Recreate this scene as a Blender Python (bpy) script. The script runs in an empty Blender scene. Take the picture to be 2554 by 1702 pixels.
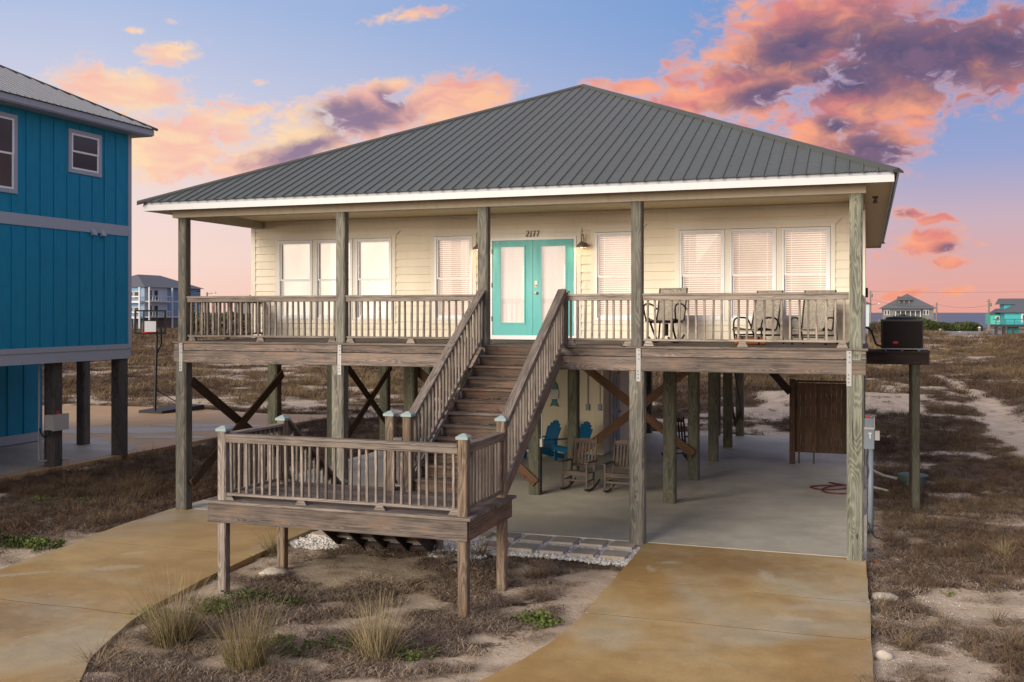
import bpy, math, random
import numpy as np
from mathutils import Matrix, Vector, Euler

random.seed(7)
RNG = np.random.default_rng(11)
scene = bpy.context.scene
R = math.radians

# ------------------------------------------------------------------ camera
cam_d = bpy.data.cameras.new('camera')
cam = bpy.data.objects.new('camera', cam_d)
scene.collection.objects.link(cam)
cam_d.sensor_width = 36.0
cam_d.lens = 36.0 * 2560 / 2554
cam_d.shift_y = -71.0 / 2554
cam_d.clip_start = 0.1
cam_d.clip_end = 60000
cam.location = (0, 0, 3.93)
cam.rotation_euler = (R(90), 0, R(19.13))
scene.camera = cam

# ------------------------------------------------------------------ view
vs = scene.view_settings
vs.view_transform = 'Standard'
vs.look = 'None'
vs.gamma = 1.0
vs.exposure = 0.16
vs.use_curve_mapping = False
scene.cycles.max_bounces = 6
scene.cycles.diffuse_bounces = 3
scene.cycles.glossy_bounces = 3
scene.cycles.transmission_bounces = 4
scene.cycles.transparent_max_bounces = 8
scene.cycles.use_adaptive_sampling = False
scene.cycles.use_denoising = True
try:
    scene.cycles.denoiser = 'OPENIMAGEDENOISE'
    scene.cycles.denoising_prefilter = 'NONE'
    scene.cycles.denoising_input_passes = 'RGB_ALBEDO_NORMAL'
    scene.cycles.denoising_quality = 'HIGH'
except Exception:
    pass
scene.cycles.sample_clamp_indirect = 2.5
scene.cycles.sample_clamp_direct = 3.0
scene.cycles.blur_glossy = 0.0
scene.cycles.caustics_reflective = False
scene.cycles.caustics_refractive = False

# ------------------------------------------------------------------ sun (broad, soft, from behind the camera and to its left)
SUN_EL, SUN_AZ, SUN_STRENGTH, SUN_ANGLE = 14.5, 204.0, 4.9, 38.0     # azimuth clockwise from +Y of where the light comes from
sun_d = bpy.data.lights.new('sun', 'SUN')
sun_d.energy = SUN_STRENGTH
sun_d.angle = R(SUN_ANGLE)
sun_d.color = (1.0, 0.87, 0.70)
sun = bpy.data.objects.new('sun', sun_d)
scene.collection.objects.link(sun)
_d = Vector((math.sin(R(SUN_AZ)) * math.cos(R(SUN_EL)), math.cos(R(SUN_AZ)) * math.cos(R(SUN_EL)), math.sin(R(SUN_EL))))
sun.rotation_euler = (-_d).to_track_quat('-Z', 'Y').to_euler()
sun.location = _d * 60

# ------------------------------------------------------------------ node helper
class NT:
    def __init__(s, tree):
        s.t = tree
        s.n = tree.nodes
        s.l = tree.links
    def new(s, typ, **kw):
        n = s.n.new(typ)
        for k, v in kw.items():
            setattr(n, k, v)
        return n
    def put(s, sock, v):
        if v is None:
            return
        if isinstance(v, bpy.types.NodeSocket):
            s.l.new(v, sock)
        elif isinstance(v, (tuple, list)) and len(v) == 3 and sock.type == 'RGBA':
            sock.default_value = (*v, 1)
        else:
            sock.default_value = v
    def math(s, op, a, b=None, c=None, clamp=False):
        n = s.new('ShaderNodeMath', operation=op, use_clamp=clamp)
        s.put(n.inputs[0], a); s.put(n.inputs[1], b); s.put(n.inputs[2], c)
        return n.outputs[0]
    def vmath(s, op, a, b=None):
        n = s.new('ShaderNodeVectorMath', operation=op)
        s.put(n.inputs[0], a); s.put(n.inputs[1], b)
        return n.outputs['Value'] if op in ('LENGTH', 'DOT_PRODUCT', 'DISTANCE') else n.outputs[0]
    def comb(s, x, y, z):
        n = s.new('ShaderNodeCombineXYZ')
        s.put(n.inputs[0], x); s.put(n.inputs[1], y); s.put(n.inputs[2], z)
        return n.outputs[0]
    def sep(s, v):
        n = s.new('ShaderNodeSeparateXYZ'); s.put(n.inputs[0], v)
        return n.outputs[0], n.outputs[1], n.outputs[2]
    def mix(s, fac, a, b, blend='MIX'):
        n = s.new('ShaderNodeMix', data_type='RGBA', blend_type=blend)
        s.put(n.inputs[0], fac); s.put(n.inputs[6], a); s.put(n.inputs[7], b)
        return n.outputs[2]
    def noise(s, vec, scale=5, detail=4, rough=0.55, distort=0.0, col=False):
        n = s.new('ShaderNodeTexNoise')
        s.put(n.inputs['Vector'], vec); n.inputs['Scale'].default_value = scale
        n.inputs['Detail'].default_value = detail; n.inputs['Roughness'].default_value = rough
        n.inputs['Distortion'].default_value = distort
        return n.outputs['Color' if col else 'Fac']
    def ss(s, v, a, b, lo=0.0, hi=1.0):
        n = s.new('ShaderNodeMapRange', interpolation_type='SMOOTHSTEP')
        s.put(n.inputs['Value'], v); s.put(n.inputs['From Min'], a); s.put(n.inputs['From Max'], b)
        s.put(n.inputs['To Min'], lo); s.put(n.inputs['To Max'], hi)
        return n.outputs[0]
    def ramp(s, fac, stops, interp='LINEAR'):
        n = s.new('ShaderNodeValToRGB')
        cr = n.color_ramp; cr.interpolation = interp
        while len(cr.elements) < len(stops):
            cr.elements.new(0.5)
        for e, (p, c) in zip(cr.elements, stops):
            e.position = p; e.color = (*c, 1)
        s.put(n.inputs[0], fac)
        return n.outputs[0]
    def bump(s, h, strength=0.3, dist=0.02):
        n = s.new('ShaderNodeBump'); n.inputs['Strength'].default_value = strength
        n.inputs['Distance'].default_value = dist; s.put(n.inputs['Height'], h)
        return n.outputs[0]

def srgb(r, g, b):
    f = lambda c: (c / 12.92) if c <= 0.04045 else ((c + 0.055) / 1.055) ** 2.4
    return tuple(f(c / 255.0) for c in (r, g, b))

# ------------------------------------------------------------------ world: dusk sky with lit clouds, laid out by compass direction
world = bpy.data.worlds.new('World')
scene.world = world
world.use_nodes = True
W = NT(world.node_tree)
W.n.clear()
out = W.new('ShaderNodeOutputWorld')
bg = W.new('ShaderNodeBackground')
W.l.new(bg.outputs[0], out.inputs[0])
tc = W.new('ShaderNodeTexCoord')
dx, dy, dz = W.sep(W.vmath('NORMALIZE', tc.outputs['Generated']))
az = W.math('MULTIPLY', W.math('ARCTAN2', dx, dy), 57.2958)
el = W.math('MULTIPLY', W.math('ARCSINE', W.math('MINIMUM', W.math('MAXIMUM', dz, -1.0), 1.0)), 57.2958)
elc = W.math('MAXIMUM', el, 0.0)
e01 = W.math('DIVIDE', elc, 90.0)
# two skies, a paler peach one to the west (left of frame) and a deeper rose and blue one to the east
west = W.ramp(e01, [(0.0, srgb(250, 208, 190)), (0.03, srgb(250, 220, 208)), (0.075, srgb(240, 220, 216)), (0.12, srgb(210, 210, 228)),
                    (0.18, srgb(172, 190, 225)), (0.35, srgb(180, 188, 212)), (1.0, srgb(198, 192, 202))])
east = W.ramp(e01, [(0.0, srgb(232, 164, 150)), (0.022, srgb(224, 171, 165)), (0.055, srgb(200, 176, 190)), (0.09, srgb(152, 165, 208)),
                    (0.16, srgb(110, 150, 208)), (0.22, srgb(90, 142, 205)), (0.4, srgb(170, 182, 210)), (1.0, srgb(198, 192, 202))])  # overhead stops, out of view, kept greyer to take blue off the ground
wmix = W.math('ADD', W.math('MULTIPLY', W.math('SINE', W.math('MULTIPLY', W.math('ADD', az, 19.0), 0.0349)), 0.72), 0.5, clamp=True)
sky = W.mix(wmix, west, east)
pv = W.comb(az, W.math('MULTIPLY', el, 1.5), 0.0)
warp = W.vmath('MULTIPLY', W.vmath('SUBTRACT', W.noise(pv, 0.5, 2, 0.6, col=True), (0.5, 0.5, 0.5)), (2.2, 2.2, 0))
pw = W.vmath('ADD', pv, warp)
n1 = W.noise(pw, 0.42, 8, 0.62)
n2 = W.noise(W.vmath('ADD', pw, (37, 11, 0)), 0.55, 3, 0.6)
n3 = W.noise(W.vmath('MULTIPLY', pw, (0.6, 1.4, 1)), 0.35, 2, 0.6)
LIT = [(-26.0,10.6,4.2,1.05,-8),(-31.6,8.7,4.0,1.0,-15),(-21.4,11.8,2.0,1.1,-5),(-4.2,13.6,4.2,2.3,-10),(4.5,12.6,4.0,1.5,5),(-2.52,15.20,4.69,2.21,-8),(-5.69,12.52,3.91,1.77,-8),(-8.72,11.70,3.53,1.00,-4),(1.19,13.39,4.91,2.16,5),(6.14,13.24,2.78,1.65,5),(-0.10,10.86,3.04,1.61,0),(-12.28,12.25,2.63,0.48,4),(-0.43,8.87,2.40,1.20,5),(-2.75,9.55,1.57,0.93,10),(2.46,10.79,1.5,1.4,0),(3.9,13.0,3.2,1.5,5),(1.2,11.4,2.6,1.3,0),(-27.96,11.11,2.85,0.91,-6),(-22.69,11.73,2.66,1.02,-4),(-25.82,12.32,1.68,0.53,-10),(-30.79,8.94,3.50,1.00,-14),(-33.78,8.02,2.27,0.80,-10),(-39.73,11.30,2.98,0.96,3),(-37.46,13.50,1.49,0.60,-8),(-24.62,16.14,2.05,0.39,-12),(-36.91,8.92,3.30,1.62,-5),(2.99,3.68,1.67,0.81,-6),(3.61,2.59,1.14,0.38,0),(1.94,5.17,0.95,0.36,5),(3.09,4.73,0.94,0.29,-8),(4.23,1.13,0.92,0.29,-6),(1.51,0.88,1.28,0.34,-8),(1.08,2.93,0.86,0.23,0),(-37.46,15.10,0.88,0.23,5),(-39.41,14.46,0.64,0.18,0),(-32.87,12.28,0.50,0.21,0),(5.34,3.50,0.60,0.18,0),(-33.78,10.65,1.82,0.42,-15)]
SHD = [(2.8,13.0,5.0,1.9,5),(-1.0,12.4,3.0,1.0,-5),(-27.2,10.6,2.6,0.75,-8),(-30.6,8.9,2.6,0.5,-15),(-3.64,13.97,2.71,1.17,-15),(-5.24,11.71,2.52,0.75,-8),(1.40,13.37,4.05,1.71,8),(6.14,13.14,2.9,1.5,8),(3.9,13.2,2.8,1.4,5),(0.33,8.43,2.05,0.96,8),(1.62,5.18,0.85,0.27,0),(-28.20,10.99,2.25,0.67,-5),(-25.82,11.51,0.96,0.68,30),(-31.02,8.70,2.56,0.52,-14),(-0.75,12.01,2.63,0.92,0),(-1.63,9.83,1.10,0.58,10),(4.12,3.31,0.92,0.33,-5)]
_sheared = {}
def sheared(k):
    """compass position with the height tilted along the cloud's slope"""
    if k not in _sheared:
        _sheared[k] = W.comb(az, W.math('SUBTRACT', el, W.math('MULTIPLY', az, math.tan(R(k)))), 0.0)
    return _sheared[k]
def blobs(lst, grow):
    m = None
    for a, e, rx, ry, rot in lst:
        k = -int(round(rot / 5.0)) * 5
        g = grow * (1.25 if ry > 0.9 else 1.0)
        n = W.new('ShaderNodeVectorMath', operation='MULTIPLY_ADD')
        W.put(n.inputs[0], sheared(k))
        sx, sy = 1 / (rx * g), 1 / (ry * g)
        n.inputs[1].default_value = (sx, sy, 0)
        n.inputs[2].default_value = (-a * sx, -(e - a * math.tan(R(k))) * sy, 0.0 if ry > 0.45 else (0.3 if ry > 0.27 else 0.6))
        v = W.vmath('LENGTH', n.outputs[0])
        m = v if m is None else W.math('MINIMUM', m, v)
    return W.math('SUBTRACT', 1.0, W.math('MINIMUM', m, 2.2))
mask = blobs(LIT, 1.30)
shade = blobs(SHD, 1.2)
# scattered cloud round the unseen rest of the sky, thickened to warm the light
far_az = W.ss(W.math('ABSOLUTE', W.math('ADD', az, 19.0)), 34.0, 48.0)
high = W.ss(el, 19.0, 27.0)
elsewhere = W.math('MAXIMUM', far_az, high)
cn = W.noise(W.comb(W.math('MULTIPLY', dx, 9.0), W.math('MULTIPLY', dy, 9.0), W.math('MULTIPLY', dz, 22.0)), 0.55, 4, 0.5)
gen = W.math('MULTIPLY', W.math('SUBTRACT', cn, 0.545), 5.0)
gen = W.math('SUBTRACT', W.math('MINIMUM', gen, 0.8), W.math('MULTIPLY', W.math('SUBTRACT', 1.0, elsewhere), 4.0))
mask2 = W.math('MAXIMUM', mask, gen)
dens = W.math('ADD', mask2, W.math('MULTIPLY', W.math('SUBTRACT', n1, 0.5), 1.75))
n4 = W.noise(W.vmath('MULTIPLY', pw, (1.0, 1.25, 1)), 1.35, 4, 0.6)
dens = W.math('ADD', dens, W.math('MULTIPLY', W.math('SUBTRACT', n4, 0.52), 1.05))
dens = W.ss(dens, -0.06, 0.62)
dens = W.math('MULTIPLY', dens, W.ss(mask2, -0.8, 0.0))
sh = W.math('ADD', W.math('MAXIMUM', shade, W.math('SUBTRACT', gen, 0.1)), W.math('MULTIPLY', W.math('SUBTRACT', n2, 0.5), 1.5))
sh = W.ss(sh, -0.35, 0.85)
left = W.ss(az, -8.0, -34.0)
lit_e = W.mix(W.ss(n3, 0.35, 0.62), srgb(226, 134, 126), srgb(255, 168, 128))
lit_w = W.mix(W.ss(n3, 0.38, 0.66), srgb(250, 192, 174), srgb(255, 220, 176))
litc = W.mix(left, lit_e, lit_w)
shc = W.mix(left, W.mix(W.ss(n2, 0.35, 0.7), srgb(80, 74, 108), srgb(122, 94, 120)), srgb(142, 118, 146))
rim = W.ss(dens, 0.35, 0.98)
litc = W.mix(W.math('MULTIPLY', W.math('SUBTRACT', 1.0, rim), 0.6), litc, W.mix(left, srgb(255, 178, 138), srgb(255, 214, 184)))
cloud = W.mix(W.math('MULTIPLY', sh, W.math('ADD', 0.25, W.math('MULTIPLY', rim, 0.73))), litc, shc)
skyc = W.mix(W.math('MULTIPLY', dens, 0.93), sky, cloud)
W.put(bg.inputs['Color'], skyc)
bg.inputs['Strength'].default_value = 0.90
try:
    world.cycles.sampling_method = 'NONE'
except Exception:
    pass

# ------------------------------------------------------------------ materials
MATS = {}
def new_mat(name):
    m = bpy.data.materials.new(name); m.use_nodes = True
    t = NT(m.node_tree); t.n.clear()
    o = t.new('ShaderNodeOutputMaterial'); p = t.new('ShaderNodeBsdfPrincipled')
    t.l.new(p.outputs[0], o.inputs[0])
    MATS[name] = m
    return t, p
def objvec(t):
    return t.new('ShaderNodeTexCoord').outputs['Object']
def orand(t):
    return t.new('ShaderNodeObjectInfo').outputs['Random']
def geopos(t):
    return t.new('ShaderNodeNewGeometry').outputs['Position']

def wood(name, dark, light, tint=(0.22, 0.11, 0.05), ring=75.0, tint_amt=0.25, contrast=1.0, rough=0.8, knots=True):
    """weathered sawn lumber, grain along local X"""
    t, p = new_mat(name)
    v = objvec(t); r = orand(t)
    x, y, z = t.sep(v)
    off = t.math('MULTIPLY', r, 91.0)
    xo = t.math('ADD', x, off)
    w1 = t.noise(t.comb(t.math('MULTIPLY', xo, 0.55), t.math('MULTIPLY', y, 2.2), t.math('MULTIPLY', z, 2.2)), 1.3, 2, 0.45, col=True)
    wx, wy, wz = t.sep(w1)
    yy = t.math('ADD', y, t.math('MULTIPLY', t.math('SUBTRACT', wy, t.math('ADD', 0.2, t.math('MULTIPLY', r, 0.6))), 0.26))
    zz = t.math('ADD', z, t.math('MULTIPLY', t.math('SUBTRACT', wz, 0.20), 0.26))
    # knots pull the grain around themselves
    vor = t.new('ShaderNodeTexVoronoi', feature='F1')
    t.put(vor.inputs['Vector'], t.comb(t.math('MULTIPLY', xo, 1.5), t.math('MULTIPLY', y, 5.0), t.math('MULTIPLY', z, 5.0)))
    vor.inputs['Scale'].default_value = 1.0
    kd = vor.outputs['Distance']
    kn = t.ss(kd, 0.30, 0.02)
    d = t.math('SQRT', t.math('ADD', t.math('MULTIPLY', yy, yy), t.math('MULTIPLY', zz, zz)))
    ph = t.math('ADD', t.math('MULTIPLY', d, ring * 6.283), t.math('MULTIPLY', kn, 9.0 if knots else 0.0))
    rg = t.math('ADD', t.math('MULTIPLY', t.math('SINE', ph), 0.5), 0.5)
    rg = t.math('POWER', rg, 1.5)
    fib = t.noise(t.comb(t.math('MULTIPLY', xo, 1.6), t.math('MULTIPLY', y, 64), t.math('MULTIPLY', z, 64)), 1.0, 4, 0.72)
    stain = t.noise(t.comb(t.math('MULTIPLY', xo, 1.1), t.math('MULTIPLY', y, 4), t.math('MULTIPLY', z, 4)), 1.6, 5, 0.65)
    f = t.math('ADD', t.math('MULTIPLY', rg, 0.20 * contrast), t.math('MULTIPLY', fib, 1.05))
    f = t.math('ADD', f, t.math('MULTIPLY', t.math('SUBTRACT', stain, 0.5), 0.8))
    c = t.mix(t.ss(f, 0.22, 1.05), dark, light)
    c = t.mix(t.math('MULTIPLY', t.ss(stain, 0.48, 0.72), tint_amt), c, tint)
    # splits along the grain
    cr = t.noise(t.comb(t.math('MULTIPLY', xo, 0.8), t.math('MULTIPLY', y, 26), t.math('MULTIPLY', z, 26)), 1.0, 2, 0.5)
    crk = t.ss(cr, 0.315, 0.26)
    c = t.mix(t.math('MULTIPLY', crk, 0.75), c, tuple(k * 0.25 for k in dark))
    if knots:
        c = t.mix(t.math('MULTIPLY', t.ss(kd, 0.10, 0.05), 0.85), c, tuple(k * 0.32 for k in dark))
    hv = t.math('ADD', t.math('MULTIPLY', r, 0.44), 0.78)
    c = t.mix(1.0, c, t.comb(hv, hv, hv), 'MULTIPLY')
    t.put(p.inputs['Base Color'], c)
    p.inputs['Roughness'].default_value = rough
    p.inputs['Specular IOR Level'].default_value = 0.25
    h = t.math('SUBTRACT', t.math('ADD', fib, t.math('MULTIPLY', rg, 0.4)), t.math('MULTIPLY', crk, 1.5))
    t.put(p.inputs['Normal'], t.bump(h, 0.5, 0.006))
    return MATS[name]

wood('wood_deck', (0.052, 0.043, 0.038), (0.235, 0.198, 0.173), (0.17, 0.10, 0.055), tint_amt=0.25)
wood('wood_rail', (0.07, 0.058, 0.05), (0.345, 0.298, 0.262), (0.20, 0.13, 0.08), tint_amt=0.18)
wood('wood_pale', (0.10, 0.084, 0.071), (0.42, 0.365, 0.315), (0.26, 0.17, 0.10), tint_amt=0.15)
wood('wood_stair', (0.042, 0.029, 0.023), (0.205, 0.145, 0.112), (0.17, 0.072, 0.034), tint_amt=0.45)
wood('wood_beam', (0.058, 0.047, 0.042), (0.25, 0.208, 0.182), (0.26, 0.13, 0.05), tint_amt=0.36)
wood('wood_green', (0.058, 0.066, 0.052), (0.255, 0.262, 0.21), (0.21, 0.18, 0.115), ring=80, tint_amt=0.15, contrast=1.25)
wood('wood_grey', (0.06, 0.059, 0.051), (0.225, 0.218, 0.186), (0.15, 0.12, 0.085), ring=70, tint_amt=0.12, contrast=1.2)
wood('wood_pile', (0.045, 0.047, 0.034), (0.165, 0.166, 0.12), (0.085, 0.06, 0.035), ring=70, tint_amt=0.3)
wood('wood_brace', (0.032, 0.020, 0.014), (0.105, 0.064, 0.042), (0.11, 0.052, 0.024), tint_amt=0.3)
wood('wood_brown', (0.06, 0.031, 0.019), (0.165, 0.092, 0.055), (0.135, 0.058, 0.028), tint_amt=0.35)
wood('wood_cedar', (0.045, 0.026, 0.016), (0.135, 0.082, 0.05), (0.10, 0.048, 0.022), tint_amt=0.35)
wood('wood_dark', (0.018, 0.013, 0.011), (0.068, 0.05, 0.042), (0.05, 0.03, 0.019), tint_amt=0.3)
wood('wood_rocker', (0.055, 0.042, 0.036), (0.20, 0.158, 0.132), (0.12, 0.07, 0.05), tint_amt=0.3, knots=False)
wood('wood_neighbour', (0.045, 0.042, 0.039), (0.165, 0.155, 0.145), (0.04, 0.036, 0.032), ring=70, tint_amt=0.2)
wood('wood_post_gold', (0.06, 0.044, 0.032), (0.25, 0.193, 0.145), (0.21, 0.11, 0.045), ring=60, tint_amt=0.45, contrast=1.2)

def paint(name, col, rough=0.5, var=0.10, dirt=(0.3, 0.27, 0.22), dirt_amt=0.12, scale=3.0, spec=0.3, bump=0.08, streak=True, ov=0.06):
    t, p = new_mat(name)
    g = geopos(t)
    n = t.noise(g, scale, 5, 0.6)
    n2 = t.noise(t.vmath('MULTIPLY', g, (5.0, 5.0, 0.7)) if streak else g, 2.0, 5, 0.65)
    k = t.math('ADD', 1.0 - var * 0.5, t.math('MULTIPLY', n, var))
    k = t.math('MULTIPLY', k, t.math('ADD', 1.0 - ov / 2, t.math('MULTIPLY', orand(t), ov)))
    c = t.mix(1.0, col, t.comb(k, k, k), 'MULTIPLY')
    c = t.mix(t.math('MULTIPLY', t.ss(n2, 0.5, 0.75), dirt_amt), c, dirt)
    t.put(p.inputs['Base Color'], c)
    t.put(p.inputs['Roughness'], t.math('ADD', rough, t.math('MULTIPLY', t.math('SUBTRACT', n2, 0.5), 0.25), clamp=True))
    p.inputs['Specular IOR Level'].default_value = spec
    t.put(p.inputs['Normal'], t.bump(t.noise(g, 60, 3, 0.6), bump, 0.004))
    return MATS[name]
paint('white_paint', (0.53, 0.54, 0.56), 0.45, dirt_amt=0.08)
paint('vinyl', (0.84, 0.86, 0.88), 0.35, dirt_amt=0.03, var=0.04)
paint('cream_siding', (0.84, 0.775, 0.635), 0.55, dirt=(0.46, 0.37, 0.22), dirt_amt=0.16)
paint('cream_trim', (0.84, 0.80, 0.70), 0.5, dirt=(0.46, 0.37, 0.22), dirt_amt=0.10)
paint('header_shaded', (0.38, 0.335, 0.26), 0.6, dirt=(0.25, 0.2, 0.13), dirt_amt=0.3)  # darker than the soffit: eave shade put into the header colour
paint('soffit_paint', (0.68, 0.55, 0.34), 0.6, dirt=(0.35, 0.28, 0.18), dirt_amt=0.2)  # made-up warm tan, so its bounce yellows the wall below
paint('teal_paint', srgb(92, 186, 186), 0.4, var=0.08, dirt=(0.06, 0.2, 0.2), dirt_amt=0.2)
paint('cap_paint', srgb(138, 156, 156), 0.4, dirt=(0.35, 0.38, 0.36), dirt_amt=0.3)
paint('galvanized', (0.32, 0.33, 0.33), 0.45, var=0.25, dirt=(0.35, 0.33, 0.3), dirt_amt=0.3, spec=0.5)
paint('bolt_metal', (0.16, 0.15, 0.14), 0.5)
paint('roof_metal', (0.076, 0.086, 0.079), 0.42, var=0.22, dirt=(0.075, 0.075, 0.07), dirt_amt=0.4, scale=1.2, spec=0.35, ov=0.12, bump=0.05)
paint('roof_cap_metal', (0.068, 0.073, 0.07), 0.5, var=0.1, dirt_amt=0.1, spec=0.22)
paint('roof_far', (0.105, 0.11, 0.12), 0.5, var=0.1)
paint('roof_neighbour', (0.27, 0.285, 0.30), 0.45, var=0.14, dirt=(0.2, 0.2, 0.2), dirt_amt=0.3, spec=0.5)
paint('blue_siding', (0.004, 0.235, 0.40), 0.55, var=0.3, dirt=(0.008, 0.12, 0.19), dirt_amt=0.45)
paint('grey_trim', (0.36, 0.40, 0.46), 0.5, dirt_amt=0.12)
paint('adirondack_blue', (0.003, 0.10, 0.21), 0.5, dirt=(0.01, 0.09, 0.14), dirt_amt=0.35)
paint('far_blue', (0.16, 0.27, 0.42), 0.6)
paint('far_blue_pale', (0.42, 0.50, 0.58), 0.6)
paint('far_white', (0.55, 0.57, 0.60), 0.6)
paint('far_grey', (0.15, 0.155, 0.16), 0.7)
paint('far_dark', (0.03, 0.03, 0.032), 0.6)
paint('far_brown', (0.15, 0.10, 0.075), 0.7)
paint('turquoise', (0.04, 0.36, 0.39), 0.5)
paint('turquoise_rail', (0.02, 0.17, 0.19), 0.5)
paint('turquoise_green', (0.07, 0.42, 0.35), 0.5)
paint('black_metal', (0.012, 0.012, 0.013), 0.4, var=0.2, dirt=(0.03, 0.028, 0.025), dirt_amt=0.3)
paint('ac_metal', (0.035, 0.028, 0.024), 0.5, var=0.25, dirt=(0.05, 0.04, 0.03), dirt_amt=0.3)
paint('dark_rubber', (0.015, 0.015, 0.016), 0.6)
paint('red_label', (0.5, 0.02, 0.03), 0.4)
paint('red_hose', (0.11, 0.014, 0.018), 0.5)
paint('pvc', (0.36, 0.37, 0.36), 0.4, dirt_amt=0.2)
paint('box_grey', (0.16, 0.19, 0.23), 0.4)
paint('box_beige', (0.45, 0.46, 0.42), 0.45)
paint('lid_green', (0.06, 0.105, 0.10), 0.55, var=0.2)
paint('lamp_metal', (0.16, 0.14, 0.115), 0.4, spec=0.5)
paint('brass', (0.55, 0.48, 0.32), 0.3, spec=0.6)
paint('number_paint', (0.12, 0.09, 0.05), 0.45)
paint('door_grey', (0.26, 0.31, 0.33), 0.5)
paint('room_cream', (0.62, 0.55, 0.40), 0.6, dirt=(0.3, 0.26, 0.18), dirt_amt=0.25)
paint('fish_teal', (0.03, 0.16, 0.16), 0.5, dirt_amt=0.3)
paint('fish_white', (0.5, 0.5, 0.46), 0.5, dirt_amt=0.3)
paint('mat_orange', (0.30, 0.12, 0.045), 0.8, var=0.4, dirt=(0.1, 0.04, 0.02), dirt_amt=0.5)
paint('utility_wood', (0.20, 0.17, 0.15), 0.8)
paint('rock', (0.50, 0.45, 0.38), 0.85, var=0.3, dirt=(0.3, 0.26, 0.2), dirt_amt=0.4, bump=0.4)

def m_sling():
    t, p = new_mat('sling_fabric')
    v = objvec(t)
    w = t.noise(t.vmath('MULTIPLY', v, (30, 30, 150)), 1.0, 2, 0.5)
    w2 = t.noise(t.vmath('MULTIPLY', v, (150, 30, 20)), 1.0, 2, 0.5)
    f = t.math('MULTIPLY', t.math('ADD', w, w2), 0.5)
    t.put(p.inputs['Base Color'], t.mix(t.ss(f, 0.35, 0.65), (0.15, 0.135, 0.115), (0.44, 0.40, 0.34)))
    p.inputs['Roughness'].default_value = 0.9
m_sling()

def glass(name, tint=(0.9, 0.92, 0.92), ior_boost=0.4):
    m = bpy.data.materials.new(name); m.use_nodes = True; MATS[name] = m
    t = NT(m.node_tree); t.n.clear()
    o = t.new('ShaderNodeOutputMaterial')
    tr = t.new('ShaderNodeBsdfTransparent'); tr.inputs[0].default_value = (*tint, 1)
    gl = t.new('ShaderNodeBsdfGlossy'); gl.inputs['Roughness'].default_value = 0.0
    fr = t.new('ShaderNodeFresnel'); fr.inputs['IOR'].default_value = 1.5
    mx = t.new('ShaderNodeMixShader')
    t.put(mx.inputs[0], t.math('MULTIPLY', fr.outputs[0], ior_boost, clamp=True))
    t.l.new(tr.outputs[0], mx.inputs[1]); t.l.new(gl.outputs[0], mx.inputs[2]); t.l.new(mx.outputs[0], o.inputs[0])
glass('window_glass')
def dark_glass():
    t, p = new_mat('dark_glass')
    p.inputs['Base Color'].default_value = (0.02, 0.035, 0.035, 1)
    p.inputs['Roughness'].default_value = 0.08
    p.inputs['Specular IOR Level'].default_value = 0.8
dark_glass()
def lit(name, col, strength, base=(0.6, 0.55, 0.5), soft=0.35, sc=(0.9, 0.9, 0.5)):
    """self-glowing surface; behind window panes it also stands in for reflected sky"""
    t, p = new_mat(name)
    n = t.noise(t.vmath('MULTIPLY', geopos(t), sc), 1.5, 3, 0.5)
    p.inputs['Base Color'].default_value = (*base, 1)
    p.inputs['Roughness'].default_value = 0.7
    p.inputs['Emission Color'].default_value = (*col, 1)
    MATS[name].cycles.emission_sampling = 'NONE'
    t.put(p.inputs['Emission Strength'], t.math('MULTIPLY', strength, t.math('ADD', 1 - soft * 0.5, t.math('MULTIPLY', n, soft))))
lit('blind_glow', (1.0, 0.80, 0.66), 0.75, soft=0.8)  # blind, room, shade and curtain glow partly replaces sky reflected in the panes
lit('room_glow', (1.0, 0.58, 0.47), 0.26, soft=1.0)
lit('shade_glow', (1.0, 0.88, 0.77), 0.80)
lit('curtain_glow', (1.0, 0.72, 0.64), 0.60, sc=(9, 9, 0.4))
lit('bulb_lit', (1.0, 0.75, 0.45), 12.0, soft=0.0)

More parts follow.
